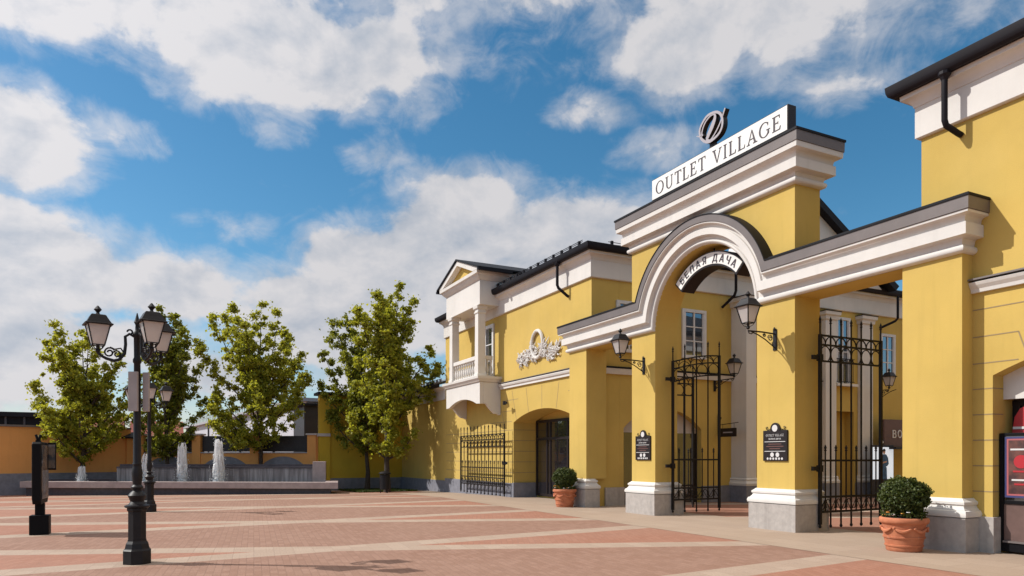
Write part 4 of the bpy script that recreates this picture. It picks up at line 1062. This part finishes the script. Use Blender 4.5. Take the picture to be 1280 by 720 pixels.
# ---------------------------------------------------------------------- trees
U = Vector((.4452, .8954, 0)); W_ = Vector((-.8954, .4452, 0))
def tree(label, loc, H, lobes, seed, leaf='leaf', z0=2.2, trunk=.13, size=.118, nfill=10, dens=135, depth=1.0):
    g = thing('maple_tree', label, 'tree', loc, 0, 'young maple trees at the end of the square'); WORLD.pop(g.name, None)
    rd = random.Random(seed); rng = np.random.default_rng(seed)
    b = MB()
    zt = H * .78
    tr = [(rd.uniform(-.04, .04) * i, rd.uniform(-.04, .04) * i, zt * i / 7) for i in range(8)]
    b.tube(tr, [trunk * (1.25 if i == 0 else 1) * (1 - .85 * i / 7) for i in range(8)], 9)
    ext = max(abs(u) for u, z in lobes)
    allL = [(u, rd.uniform(-.5, .5) * ext * .6, z, 1.) for u, z in lobes]
    for k in range(nfill):      # limbs towards and away from the viewer so that the crown is as deep as it is wide
        u, z = rd.choice(lobes)
        allL.append((u * rd.uniform(-.6, .75), rd.choice((-1, 1)) * rd.uniform(.45, .95) * ext * depth, z * rd.uniform(.72, .97), .95))
    for k in range(5):
        allL.append((rd.uniform(-.5, .5) * ext, rd.uniform(-.5, .5) * ext, H * rd.uniform(.6, .9), 1.))
    cl = []
    for (u, w, z, sc) in allL:
        tip = U * u + W_ * w + Vector((0, 0, z))
        zs = max(z0 * .82, min(z * .62, z - 1.0 - .55 * math.hypot(u, w))); zs = max(z0 * .8, zs - rd.uniform(0, .8))
        k = min(7, max(0, int(zs / zt * 7))); st_ = Vector((tr[k][0], tr[k][1], zs))
        mid = st_.lerp(tip, .5) + (Vector((tip.x, tip.y, 0)) - Vector((st_.x, st_.y, 0))) * .22 - Vector((0, 0, .25))
        pts = [st_ * (1 - t) ** 2 + mid * 2 * t * (1 - t) + tip * t * t for t in [i / 8 for i in range(9)]]
        ln = (tip - st_).length
        b.tube(pts, [max(.008, trunk * .42 * (1 - .95 * i / 8)) for i in range(9)], 5, caps=False)
        nc = max(5, int(ln * 3.1))
        for q in range(nc):
            t = .14 + .86 * (q + rd.random()) / nc
            j = min(7, int(t * 8)); p = pts[j].lerp(pts[j + 1], t * 8 - j) if t < 1 else pts[-1]
            rad = sc * (.20 + .50 * sin(pi * min(1, max(0, .10 + .90 * t)) ** 1.15) * min(1, ln / 3.4))
            a = rd.uniform(0, 2 * pi); rr_ = rad * rd.uniform(.15, 1.)
            e = p + Vector((rr_ * cos(a), rr_ * sin(a), rr_ * rd.uniform(-.5, .55)))
            if rr_ > .3: b.tube([p, p.lerp(e, .6) + Vector((0, 0, .05)), e], [.016, .011, .005], 4, caps=False)
            cl.append((e, rd.uniform(.16, .36)))
            if rd.random() < .8:
                e2 = p + Vector((rd.gauss(0, .4), rd.gauss(0, .4), rd.gauss(0, .3))) * rad; cl.append((e2, rd.uniform(.12, .26)))
        cl.append((tip, .20))
    b.build('trunk', 'bark', g, local=True, smooth=True)
    cs = []
    for c, r in cl:
        n = int(dens * (r / .3) ** 1.5)
        d = rng.normal(size=(n, 3)); d /= np.linalg.norm(d, axis=1)[:, None]
        cs.append(np.array(c) + d * np.abs(rng.normal(0, .62, n))[:, None] * r * np.array([1, 1, .8]))
    leaf_mesh('crown', np.concatenate(cs), size, leaf, g, rng)
    return g
tree('broad maple with several upright leafy spires standing behind the tallest fountain jet', (-40.63, 4.77, -.3), 10.4, [(-1.89, 10.38), (-0.31, 10.43), (0.88, 9.9), (-2.77, 9.72), (-3.26, 8.18), (1.67, 8.62), (2.2, 7.57), (2.77, 6.34), (-2.2, 5.6), (-1.14, 9.42), (2.3, 5.0), (-1.3, 3.8)], 11, z0=2.9)
tree('rounded maple growing in front of the ochre wall', (-42.3, -3.75, -.35), 8.7, [(-1.08, 8.71), (-0.33, 8.46), (0.67, 8.21), (1.75, 7.3), (-1.83, 7.8), (-2.5, 5.63), (2.16, 5.63), (-1.41, 3.84), (-0.17, 6.96), (1.5, 4.26)], 12, z0=2.0)
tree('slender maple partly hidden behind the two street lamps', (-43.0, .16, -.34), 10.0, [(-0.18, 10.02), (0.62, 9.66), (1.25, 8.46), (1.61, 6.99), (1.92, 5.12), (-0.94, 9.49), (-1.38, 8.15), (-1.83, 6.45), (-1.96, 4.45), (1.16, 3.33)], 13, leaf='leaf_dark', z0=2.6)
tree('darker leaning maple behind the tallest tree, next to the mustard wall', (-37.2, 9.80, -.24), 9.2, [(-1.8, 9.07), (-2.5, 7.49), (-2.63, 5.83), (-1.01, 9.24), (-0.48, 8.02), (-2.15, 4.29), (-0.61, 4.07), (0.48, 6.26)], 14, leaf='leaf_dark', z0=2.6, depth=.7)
tree('tallest maple, bright leaved, beside the litter bin and the shadow-dappled wall', (-33.9, 9.94, -.15), 10.4, [(0.52, 10.4), (1.19, 9.6), (-0.28, 9.12), (-1.11, 8.72), (2.03, 7.25), (2.51, 6.34), (1.51, 5.38), (-1.51, 6.57), (-1.75, 3.79), (1.43, 2.99), (0.84, 8.56)], 15, z0=2.0, trunk=.15, depth=.75)

# ------------------------------------------------------------------- fountain
E_ = Vector((-.5084, -.8611, 0)); NN = Vector((-.976, .215, 0)); F0 = Vector((-33.0, 7.3, 0))
ft = thing('fountain', 'long stepped stone fountain with low rim, wet cascade wall and white jets', 'fountain', (-37, .5, -.3))
def FP(s, t, z): p = F0 + E_ * s + NN * t; return (p.x, p.y, z)
def fbox(mb, s0, s1, t0, t1, z0, z1):
    v = [FP(s, t, z) for z in (z0, z1) for t in (t0, t1) for s in (s0, s1)]
    return mb.add(v, [(0, 2, 3, 1), (4, 5, 7, 6), (0, 1, 5, 4), (1, 3, 7, 5), (3, 2, 6, 7), (2, 0, 4, 6)])
LF = 15.75
m = MB(); fbox(m, .35, LF - .2, .28, .6, -.5, .095); fbox(m, .35, .6, .6, 2.9, -.5, .095); m.build('basin_base', 'slab_dark', ft)
m = MB(); fbox(m, 0, LF, 0, .62, .1, .40); fbox(m, 0, .62, .62, 2.9, .1, .40); fbox(m, LF - .62, LF, .62, 2.4, .1, .40)
m.build('rim', 'slab', ft, bevel=.01)
m = MB(); fbox(m, .62, LF - .62, .62, 2.4, .2, .33); m.build('water', 'pool', ft)
m = MB(); fbox(m, 1.3, 11.6, 2.42, 2.8, -.2, 1.02); m.build('cascade_wall', 'cascade', ft)
m = MB(); fbox(m, 1.3, 11.6, 2.36, 2.9, 1.023, 1.10); m.build('cascade_lip', 'slab_dark', ft)
m = MB(); fbox(m, .62, 1.28, 2.0, 4.0, .2, 1.36); m.build('end_block', 'slab', ft, bevel=.01)
m = MB(); fbox(m, 1.285, 11.6, 2.92, 3.1, -.2, 1.22); fbox(m, 11.62, LF, 2.42, 2.7, -.3, .44); m.build('upper_step', 'slab_dark', ft)
def jet(s, t, h, r, seed):
    rd = random.Random(seed); c = Vector(FP(s, t, 0)); m = MB(); n = 14; lv = 30; vs = []
    for i in range(lv + 1):
        q = i / lv; z = .30 + h * q; rad = r * (1.15 - .85 * q ** .8) * (1.25 if i == 0 else 1)
        cx_, cy_ = rd.uniform(-.012, .012), rd.uniform(-.012, .012)
        for k in range(n):
            a = 2 * pi * k / n; rr_ = rad * rd.uniform(.60, .98)
            vs.append((c.x + cx_ + rr_ * cos(a), c.y + cy_ + rr_ * sin(a), z + rd.uniform(-.04, .04)))
    fs = [(i * n + k, i * n + (k + 1) % n, (i + 1) * n + (k + 1) % n, (i + 1) * n + k) for i in range(lv) for k in range(n)] + [tuple(lv * n + k for k in range(n))]
    m.add(vs, fs)
    for k in range(70):         # single streams breaking away and falling back
        a = rd.uniform(0, 2 * pi); top = h * rd.uniform(.35, 1.04); r0 = r * rd.uniform(.2, .7); r1 = r * rd.uniform(.55, 1.25)
        z0_ = .32 + top * rd.uniform(0, .7)
        pts = [(c.x + (r0 + (r1 - r0) * q) * cos(a + q * .3), c.y + (r0 + (r1 - r0) * q) * sin(a + q * .3), .30 + top - (top + .30 - z0_) * q * q) for q in (0, .3, .55, .8, 1)]
        m.tube(pts, [.012, .03, .026, .018, .006], 4)
    for k in range(260):        # flying drops
        q = rd.random() ** 1.6; a = rd.uniform(0, 2 * pi); rr_ = r * (1.2 - .7 * q) * rd.uniform(.8, 1.7)
        x, y, z = c.x + rr_ * cos(a), c.y + rr_ * sin(a), .33 + h * q * 1.02; s_ = rd.uniform(.006, .016)
        m.add([(x, y, z - s_ * 1.6), (x + s_, y, z), (x - s_ * .6, y + s_, z), (x - s_ * .6, y - s_, z), (x, y, z + s_ * 1.6)], [(0, 2, 1), (0, 3, 2), (0, 1, 3), (4, 1, 2), (4, 2, 3), (4, 3, 1)])
    m.build('water_jet', 'jet', ft, smooth=True)
for s, t, h, r, sd in ((13.16, 1.5, .80, .17, 1), (9.74, 1.55, 1.42, .22, 2), (7.92, 1.58, 1.97, .24, 3), (6.05, 1.51, 2.14, .28, 4)): jet(s, t, h, r, sd)

# ----------------------------------------------------- walls round the square
ow = thing('ochre_boundary_wall', 'plain ochre wall with grey plinth and dark coping behind the fountain', 'wall', (-42.5, -7, -.4))
def wall_run(mb, a, b, th, z0, z1):
    a = Vector((*a, 0)); b = Vector((*b, 0)); d = (b - a).normalized(); n = Vector((-d.y, d.x, 0))
    c = (a + b) / 2; return mb.obox(c, d, n, (b - a).length / 2, th / 2, z0, z1)
wa, wb = (-39.2, -17.0), (-44.9, -1.75)
wd = (Vector((*wb, 0)) - Vector((*wa, 0))).normalized(); wn = Vector((-wd.y, wd.x, 0))
wall_run(MB(), wa, wb, .5, -.9, 3.12).build('wall', 'ochre', ow)
wall_run(MB(), wa, wb, .62, -.9, .76).build('plinth', 'stone_dark', ow)
wall_run(MB(), wa, wb, .66, 3.123, 3.22).build('coping', 'flash', ow)
pl = MB(); pl.obox((-44.9, -1.6, 0), wd, wn, .42, .42, -.9, 2.62); pl.build('pillar', 'ochre', ow)
pc = MB(); pc.obox((-44.9, -1.6, 0), wd, wn, .62, .62, 2.623, 2.70)
q = [Vector((-44.9, -1.6, 0)) + wd * (.58 * sx) + wn * (.58 * sy) for sx, sy in ((-1, -1), (1, -1), (1, 1), (-1, 1))]
pc.add([(p.x, p.y, 2.703) for p in q] + [(-44.9, -1.6, 3.0)], [(0, 1, 4), (1, 2, 4), (2, 3, 4), (3, 0, 4), (3, 2, 1, 0)])
pc.build('pillar_cap', 'roof', ow)
fa, fb = Vector((-44.6, -1.2, 0)), Vector((-39.6, 7.5, 0)); fd = (fb - fa).normalized(); fnv = Vector((fd.y, -fd.x, 0))
if fnv.x < 0: fnv = -fnv
fl_ = (fb - fa).length
ff = thing('slatted_boundary_fence', 'ochre dwarf wall with yellow pillars and dark horizontal slats behind the fountain', 'fence', (-42, 3, -.4))
Q = lambda s, o, z: tuple(fa + fd * s + fnv * o) [:2] + (z,)
m = MB(); wall_run(m, fa[:2], fb[:2], .36, -.9, 1.80); m.build('dwarf_wall', 'ochre', ff)
m = MB(); wall_run(m, fa[:2], fb[:2], .44, 1.803, 1.86); m.build('coping', 'fence_rail', ff)
ps_ = (.1, fl_ * .335, fl_ * .665, fl_ - .12)
for s in ps_:
    c = fa + fd * s
    MB().obox(c, fd, fnv, .24, .24, -.9, 2.80).build('pillar', 'ochre', ff)
    MB().obox(c, fd, fnv, .31, .31, 2.803, 2.89).build('pillar_cap', 'grey_tymp', ff)
for i in range(3):
    s0, s1 = ps_[i] + .25, ps_[i + 1] - .25; c = fa + fd * ((s0 + s1) / 2)
    m = MB()
    for k in range(7): m.obox(c, fd, fnv, (s1 - s0) / 2, .015, 1.90 + k * .125, 2.012 + k * .125)
    m.obox(c - fnv * .06, fd, fnv, (s1 - s0) / 2, .01, 1.88, 2.76)
    m.build('slat_panel', 'fence', ff)
    # shallow blind arch in the dwarf wall
    f = lambda u, v, w: Q(u, .181 + w, v)
    MB().prism([seg_arch(s0 + .2, s1 - .2, .6, 1.15, 1.62)], f, 0, .03).build('blind_arch', 'stone_dark', ff)

# ------------------------------------------------------ buildings beyond them
hb = thing('white_hall', 'white hall with sloping eave and rooftop walkway railing beyond the fence', 'building', (-60, 8, 0))
ha, hbv = Vector((-51.3, 9.1, 0)), Vector((-110, 2.8, 0)); hd = (hbv - ha).normalized(); hn = Vector((hd.y, -hd.x, 0))
if hn.y < 0: hn = -hn
c = (ha + hbv) / 2 + hn * 9; hl = (hbv - ha).length / 2
MB().obox(c, hd, hn, hl, 9, -.6, 5.55).build('wall', 'hall_white', hb)
m = MB(); m.obox(c, hd, hn, hl + .3, 9.5, 5.553, 5.8); m.build('roof', 'fence_rail', hb)
m = MB()
for k in range(60):
    p = ha + hd * (k * 1.0) - hn * .3; m.tube([(p.x, p.y, 5.8), (p.x, p.y, 6.5)], .04, 4)
for z in (6.2, 6.5):
    a = ha - hn * .3; b = hbv - hn * .3; m.tube([(a.x, a.y, z), (b.x, b.y, z)], .04, 4)
m.build('walkway_railing', 'fence_rail', hb)
m = MB()
for k in (9, 22, 40): p = ha + hd * k - hn * .05; m.tube([(p.x, p.y, -.5), (p.x, p.y, 5.5)], .12, 6)
m.build('downpipe', 'fence', hb)
db = thing('dark_gable_shed', 'dark clad shed end between the white hall and the mustard wall', 'building', (-47, 8.6, 0))
MB().box(-50.5, -46.4, 8.1, 14, -.6, 4.9).build('wall', 'fence', db)
MB().box(-50.8, -46.2, 7.6, 14.3, 4.903, 5.05).build('roof', 'roof', db)
MB().box(-46.398, -46.35, 8.5, 9.6, 2.6, 2.85).build('red_band', 'far_red', db)
gb = thing('long_grey_building', 'long low dark grey building with a strip of windows beyond the ochre wall', 'building', (-75, -20, 0))
MB().box(-84, -74, -62, -7.0, -.6, 4.3).build('wall', 'far_dark', gb)
MB().box(-84.4, -73.6, -62.3, -6.7, 5.1, 5.5).build('roof', 'roof', gb)
MB().box(-83.9, -74.2, -61.9, -7.1, 4.303, 5.097).build('window_strip', 'roof', gb)
m = MB()
for k in range(40): m.box(-74.2, -74.05, -61 + k * 1.35, -60.85 + k * 1.35, 4.303, 5.097)
m.build('mullion', 'far_dark', gb)
MB().box(-74.0, -73.8, -61.9, -7.1, 4.0, 4.2).build('pale_band', 'fence_rail', gb)
for i, (y, wd_, h_, lab) in enumerate(((-5.2, 3.2, 4.3, 'red roofed far house next to the long grey building'), (-.6, 4.2, 4.0, 'red roofed far house behind the street lamps'))):
    rh = thing('red_roofed_house', lab, 'house', (-76, y, 0))
    MB().box(-80, -74, y - wd_ / 2, y + wd_ / 2, -.6, h_ - .5).build('wall', 'far_dark', rh)
    MB().prism([[(-80.3, h_ - .49), (-73.7, h_ - .49), (-77, h_ + 1.1)]], XZ, y - wd_ / 2 - .2, y + wd_ / 2 + .2).build('roof', 'far_red', rh)

# --------------------------------------------------- things in the inner street
lbx = thing('poster_lightbox', 'upright dark poster case showing a person in a denim jacket, seen through the side gate', 'poster', (-18.3, 25.4, 0))
MB().box(-18.28, -18.22, 24.72, 26.06, .0, 2.06).build('case', 'board', lbx, bevel=.01)
MB().box(-18.218, -18.205, 24.80, 26.02, .72, 1.98).build('poster', 'lit_poster', lbx)
f = lambda u, v, w: (-18.203 + w, 25.47 + u, .72 + v)
m = MB(); m.prism([[(-.22, 0), (-.16, .45), (-.10, .52), (.06, .52), (.14, .45), (.16, 0)]], f, 0, .004); m.prism([[(-.24, .62), (-.30, .86), (-.14, .98), (.10, .98), (.22, .84), (.26, .60), (.15, .50), (-.12, .50)]], f, .001, .006)
m.build('printed_clothes', 'denim', lbx)
m = MB(); m.prism([[(x * .075 - .02, 1.08 + y * .10) for x, y in arc(0, 0, 1, 0, 2 * pi, 14)[:-1]]], f, .001, .0065); m.prism([[(-.1, .62), (.14, .66), (.14, .72), (-.1, .68)]], f, .007, .009); m.build('printed_skin', 'skin', lbx)
m = MB(); m.prism([arc(-.02, 1.12, .085, -.2, pi + .5, 10)], f, .007, .009); m.build('printed_hair', 'hair', lbx)
MB().prism([arc(0, 1.46, .14, 0, 2 * pi, 18)[:-1]], lambda u, v, w: (-18.36 + w, 25.47 + u, .72 + v), 0, .06).build('round_crest', 'board', lbx)
MB().prism([[(-.09, 1.46), (0, 1.54), (.09, 1.46), (0, 1.38)]], lambda u, v, w: (-18.298 + w, 25.47 + u, .72 + v), 0, .01).build('crest_mark', 'pale_letter', lbx)
fs_ = thing('shop_fascia_sign', 'brown shop fascia with large pale block letters, seen through the side gate', 'sign', (-18.6, 28.5, 2.5))
MB().box(-18.55, -18.40, 25.75, 27.9, 2.02, 3.1).build('board', 'awning', fs_)
text_mb('BO', sans_letter, lambda u, v, w: (-18.398 + w, 26.22 + u, 2.36 + v), width=.62, h=.32, depth=.02).build('lettering', 'pale_letter', fs_)
MB().box(-18.5, -17.9, 25.75, 27.9, 1.90, 2.0).build('awning', 'board', fs_)
hg = thing('hanging_shop_sign', 'small black hanging sign on an iron bracket on the inner yellow wall', 'sign', (-18.9, 17.6, 2.6))
MB().box(-18.85, -18.1, 17.58, 17.62, 2.30, 2.60).build('board', 'board', hg)
m = MB(); m.tube([(-18.99, 17.6, 2.72), (-18.0, 17.6, 2.78)], .015, 4); m.tube([(-18.97, 17.6, 2.35), (-18.97, 17.6, 3.1)], .02, 4)
m.tube([(-18.95 + .07 * cos(i * .5) * (1 - i / 30) + .07, 17.6, 2.95 + .07 * sin(i * .5) * (1 - i / 30)) for i in range(20)], .01, 4)
for x in (-18.75, -18.2): m.tube([(x, 17.6, 2.60), (x, 17.6, 2.76)], .006, 4)
m.build('bracket', 'iron', hg)
MB().box(-18.7, -18.25, 17.570, 17.578, 2.43, 2.47).build('faded_strip', 'logo_face', hg)

# ------------------------------------------------------------------ the ground
def sheet(name, m, x0, x1, y0, y1, dz, step=None):
    xs = sorted(set([x0, x1] + [x for x in (-60., -51., -26.) if x0 < x < x1])); mb = MB()
    for a, b in zip(xs[:-1], xs[1:]):
        mb.add([(a, y0, gz(a) + dz), (b, y0, gz(b) + dz), (b, y1, gz(b) + dz), (a, y1, gz(a) + dz)], [(0, 1, 2, 3)])
    return mb.build(name, m, None, kind='structure')
sheet('ground', 'paving', -900, 700, -800, 900, 0)
sheet('pavement', 'apron', -32.2, 9, 9.80, 13.4, .004)
sheet('pavement', 'apron', -38.9, -32.2, 11.6, 12.28, .004)
# strip of lawn in front of the mustard wing
sheet('lawn', 'soil', -38.9, -34.2, 8.6, 11.6, .006)
rng = np.random.default_rng(5)
n = 9000
gx = rng.uniform(-38.9, -34.2, n); gy = rng.uniform(8.6, 11.6, n)
cen = np.stack([gx, gy, np.array([gz(x) for x in gx]) + .05], 1)
go = leaf_mesh('grass', cen, .07, 'grass', None, rng, up=-.2, elong=1.8)
go['kind'] = 'stuff'; go['label'] = 'short green grass in front of the mustard wing wall'

# ------------------------------------------------------------- sky, sun, camera
SUN_EL, SUN_AZ = R(43.5), math.atan2(-.527, -.85)          # where the sun stands: azimuth from +Y towards +X
wd_ = bpy.data.worlds.new('World'); scene.world = wd_; wd_.use_nodes = True
nt = wd_.node_tree; bg = nt.nodes['Background']
STR = .10
bg.inputs['Strength'].default_value = STR
sky = nt.nodes.new('ShaderNodeTexSky'); sky.sky_type = 'NISHITA'; sky.sun_disc = False
sky.sun_elevation = SUN_EL; sky.sun_rotation = SUN_AZ % (2 * pi); sky.air_density = 1.0; sky.dust_density = .6; sky.ozone_density = 3.0; sky.altitude = 100
tc = nt.nodes.new('ShaderNodeTexCoord')
D = tc.outputs['Generated']
def dot(v):
    n = nt.nodes.new('ShaderNodeVectorMath'); n.operation = 'DOT_PRODUCT'; L(nt, D, n.inputs[0]); n.inputs[1].default_value = v; return n.outputs['Value']
dr, dv, dz = dot((.4452, .8954, 0)), dot((-.8954, .4452, 0)), dot((0, 0, 1))
az = mathn(nt, 'MULTIPLY', mathn(nt, 'ARCTAN2', dr, dv), 180 / pi)
hyp = mathn(nt, 'SQRT', mathn(nt, 'ADD', mathn(nt, 'MULTIPLY', dr, dr), mathn(nt, 'MULTIPLY', dv, dv)))
el = mathn(nt, 'MULTIPLY', mathn(nt, 'ARCTAN2', dz, hyp), 180 / pi)
cmb = nt.nodes.new('ShaderNodeCombineXYZ'); L(nt, az, cmb.inputs[0]); L(nt, mathn(nt, 'MULTIPLY', el, 1.35), cmb.inputs[1])
blobs = [  # azimuth, elevation, half-widths (degrees), weight
    (-27, 34.0, 26, 5.0, .62), (-19.5, 28.6, 9.5, 3.9, 1.0), (-11.5, 29.4, 6.5, 2.9, .8), (-7.6, 27.2, 4.4, 2.6, .15), (-34, 29, 9, 3.4, .8), (0, 35.0, 24, 3.4, .5),
    (-36, 20.5, 5.5, 3.6, .9), (-38, 15.5, 5, 2.4, .6), (-29.5, 21.8, 4.5, 2.0, -.15),
    (-4, 18.2, 8.0, 4.0, 1.0), (-10.0, 15.6, 7.0, 3.2, .9), (4.5, 16.8, 8.5, 4.0, 1.0), (-2, 12.2, 14, 4.6, 1.1), (11, 15.8, 4.0, 3.0, .7),
    (-36, 12.6, 9.5, 4.0, 1.0), (-26, 12.2, 6.0, 2.8, .9), (-16.5, 10.4, 7.0, 4.2, 1.0), (-33, 7.6, 10, 3.0, .8), (-11, 6.8, 9, 3.0, .55), (-22, 6.4, 8, 2.2, .5), (-37, 4, 14, 3, .5),
    (-18.5, 24.0, 4.0, 1.8, -.12), (-11, 23.0, 3.8, 2.2, .02), (-22, 17, 6, 2, -.3),
    (21, 31.6, 17, 5.0, .62), (13, 29.4, 6.0, 3.0, 1.0), (6.8, 26.4, 4.6, 1.8, .25), (30, 33, 14, 5, .6), (12.0, 23.2, 5, 1.8, .05), (24, 26.0, 7, 2.4, .1),
    (180, 55, 200, 26, 1.0), (0, 75, 400, 26, 1.0), (-100, 48, 45, 18, 1.0), (80, 30, 30, 14, .9), (-85, 26, 26, 12, .9), (140, 25, 30, 10, .8), (-150, 40, 34, 12, .8), (40, 12, 9, 4, .6), (0, 62, 60, 12, .7)]  # clouds out of view, added overhead and behind to lift the shaded walls
cov = None
for a, e, ra, re, w in blobs:
    x = mathn(nt, 'MULTIPLY', mathn(nt, 'SUBTRACT', az, a), 1 / ra); y = mathn(nt, 'MULTIPLY', mathn(nt, 'SUBTRACT', el, e), 1 / re)
    d2 = mathn(nt, 'ADD', mathn(nt, 'MULTIPLY', x, x), mathn(nt, 'MULTIPLY', y, y))
    v = mathn(nt, 'SUBTRACT', w, d2)
    cov = v if cov is None else mathn(nt, 'SMOOTH_MAX', cov, v, .25)
cov = mathn(nt, 'MINIMUM', mathn(nt, 'MAXIMUM', cov, -1.2), 1.)
def nz(off_, scale, detail, rough, dist=0.):
    mp = nt.nodes.new('ShaderNodeMapping'); mp.inputs['Location'].default_value = off_; L(nt, cmb.outputs[0], mp.inputs['Vector'])
    return noise(nt, mp.outputs[0], scale, detail, rough, dist)
n1 = nz((3, 7, 1), .135, 10, .56, .15)
n1b = nz((3 + .9, 7 - 1.5, 1), .135, 6, .56, .15)           # the same field a step towards the light
n2 = nz((11, 2, 4), .42, 7, .58, .2)
n3 = nz((5, 21, 9), .05, 3, .5)
dens = mathn(nt, 'ADD', mathn(nt, 'MULTIPLY', cov, .66), mathn(nt, 'MULTIPLY', mathn(nt, 'SUBTRACT', n1, .5), 1.7))
dens = mathn(nt, 'ADD', dens, mathn(nt, 'MULTIPLY', mathn(nt, 'SUBTRACT', n2, .5), .60))
core = ramp(nt, dens, -.10, .30)
veil = ramp(nt, mathn(nt, 'ADD', dens, mathn(nt, 'MULTIPLY', mathn(nt, 'SUBTRACT', nz((31, 4, 2), .22, 9, .62, .8), .5), 1.6)), -.55, .35)
mask = mathn(nt, 'MAXIMUM', core, mathn(nt, 'MULTIPLY', veil, .62))
relief = mathn(nt, 'MULTIPLY', mathn(nt, 'SUBTRACT', n1, n1b), 3.6)
thick = ramp(nt, dens, .15, 1.1)
lit = mathn(nt, 'ADD', mathn(nt, 'SUBTRACT', .88, mathn(nt, 'MULTIPLY', thick, .36)), relief)
lit = mathn(nt, 'ADD', lit, mathn(nt, 'MULTIPLY', mathn(nt, 'SUBTRACT', n3, .5), 1.0))
lit = mathn(nt, 'ADD', lit, mathn(nt, 'MULTIPLY', mathn(nt, 'SUBTRACT', n2, .5), .45), clamp=True)
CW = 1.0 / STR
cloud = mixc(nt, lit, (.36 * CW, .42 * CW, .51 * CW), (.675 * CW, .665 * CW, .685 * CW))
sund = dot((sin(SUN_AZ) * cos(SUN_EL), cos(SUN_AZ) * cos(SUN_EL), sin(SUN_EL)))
glow = mathn(nt, 'ADD', 1., mathn(nt, 'ADD', ramp(nt, sund, .35, 1., 0., .35), ramp(nt, el, 36., 60., 0., .75)))    # cloud brightness added towards the sun and unseen overhead, to lift shaded walls
vm = nt.nodes.new('ShaderNodeVectorMath'); vm.operation = 'SCALE'; L(nt, mixc(nt, ramp(nt, el, 36., 60.), cloud, mixc(nt, 1., cloud, (1., .90, .76), 'MULTIPLY')), vm.inputs[0]); L(nt, glow, vm.inputs['Scale']); cloud = vm.outputs[0]  # warm tint added to the unseen overhead clouds, to warm the shade
hs_ = nt.nodes.new('ShaderNodeHueSaturation'); hs_.inputs['Hue'].default_value = .486; hs_.inputs['Saturation'].default_value = 1.28; hs_.inputs['Value'].default_value = 1.20
L(nt, sky.outputs[0], hs_.inputs['Color'])
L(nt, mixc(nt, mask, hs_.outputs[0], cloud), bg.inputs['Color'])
wd_.cycles.sampling_method = 'MANUAL'; wd_.cycles.sample_map_resolution = 512

sun = bpy.data.lights.new('sun', 'SUN'); sun.energy = 4.65; sun.angle = R(.53); sun.color = (1., .965, .90)
so = bpy.data.objects.new('sun', sun); COL.objects.link(so); so.location = (-20, -30, 40)
tow = Vector((sin(SUN_AZ) * cos(SUN_EL), cos(SUN_AZ) * cos(SUN_EL), sin(SUN_EL)))
so.rotation_euler = (-tow).to_track_quat('-Z', 'Y').to_euler()

cam = bpy.data.cameras.new('camera'); co = bpy.data.objects.new('camera', cam); COL.objects.link(co)
co.location = (0, 0, 1.6); co.rotation_euler = (pi / 2, 0, math.atan2(.8954, .4452))
cam.sensor_width = 36; cam.lens = 875 / 1280 * 36; cam.shift_y = 211 / 1280; cam.clip_start = .1; cam.clip_end = 3000
scene.camera = co
vs = scene.view_settings
vs.view_transform = 'Standard'; vs.look = 'None'; vs.exposure = 0.; vs.gamma = 1.; vs.use_curve_mapping = False
scene.render.resolution_x = 1024; scene.render.resolution_y = 576
scene.cycles.max_bounces = 8; scene.cycles.transparent_max_bounces = 12
scene.cycles.caustics_reflective = False; scene.cycles.caustics_refractive = False; scene.cycles.sample_clamp_indirect = 6
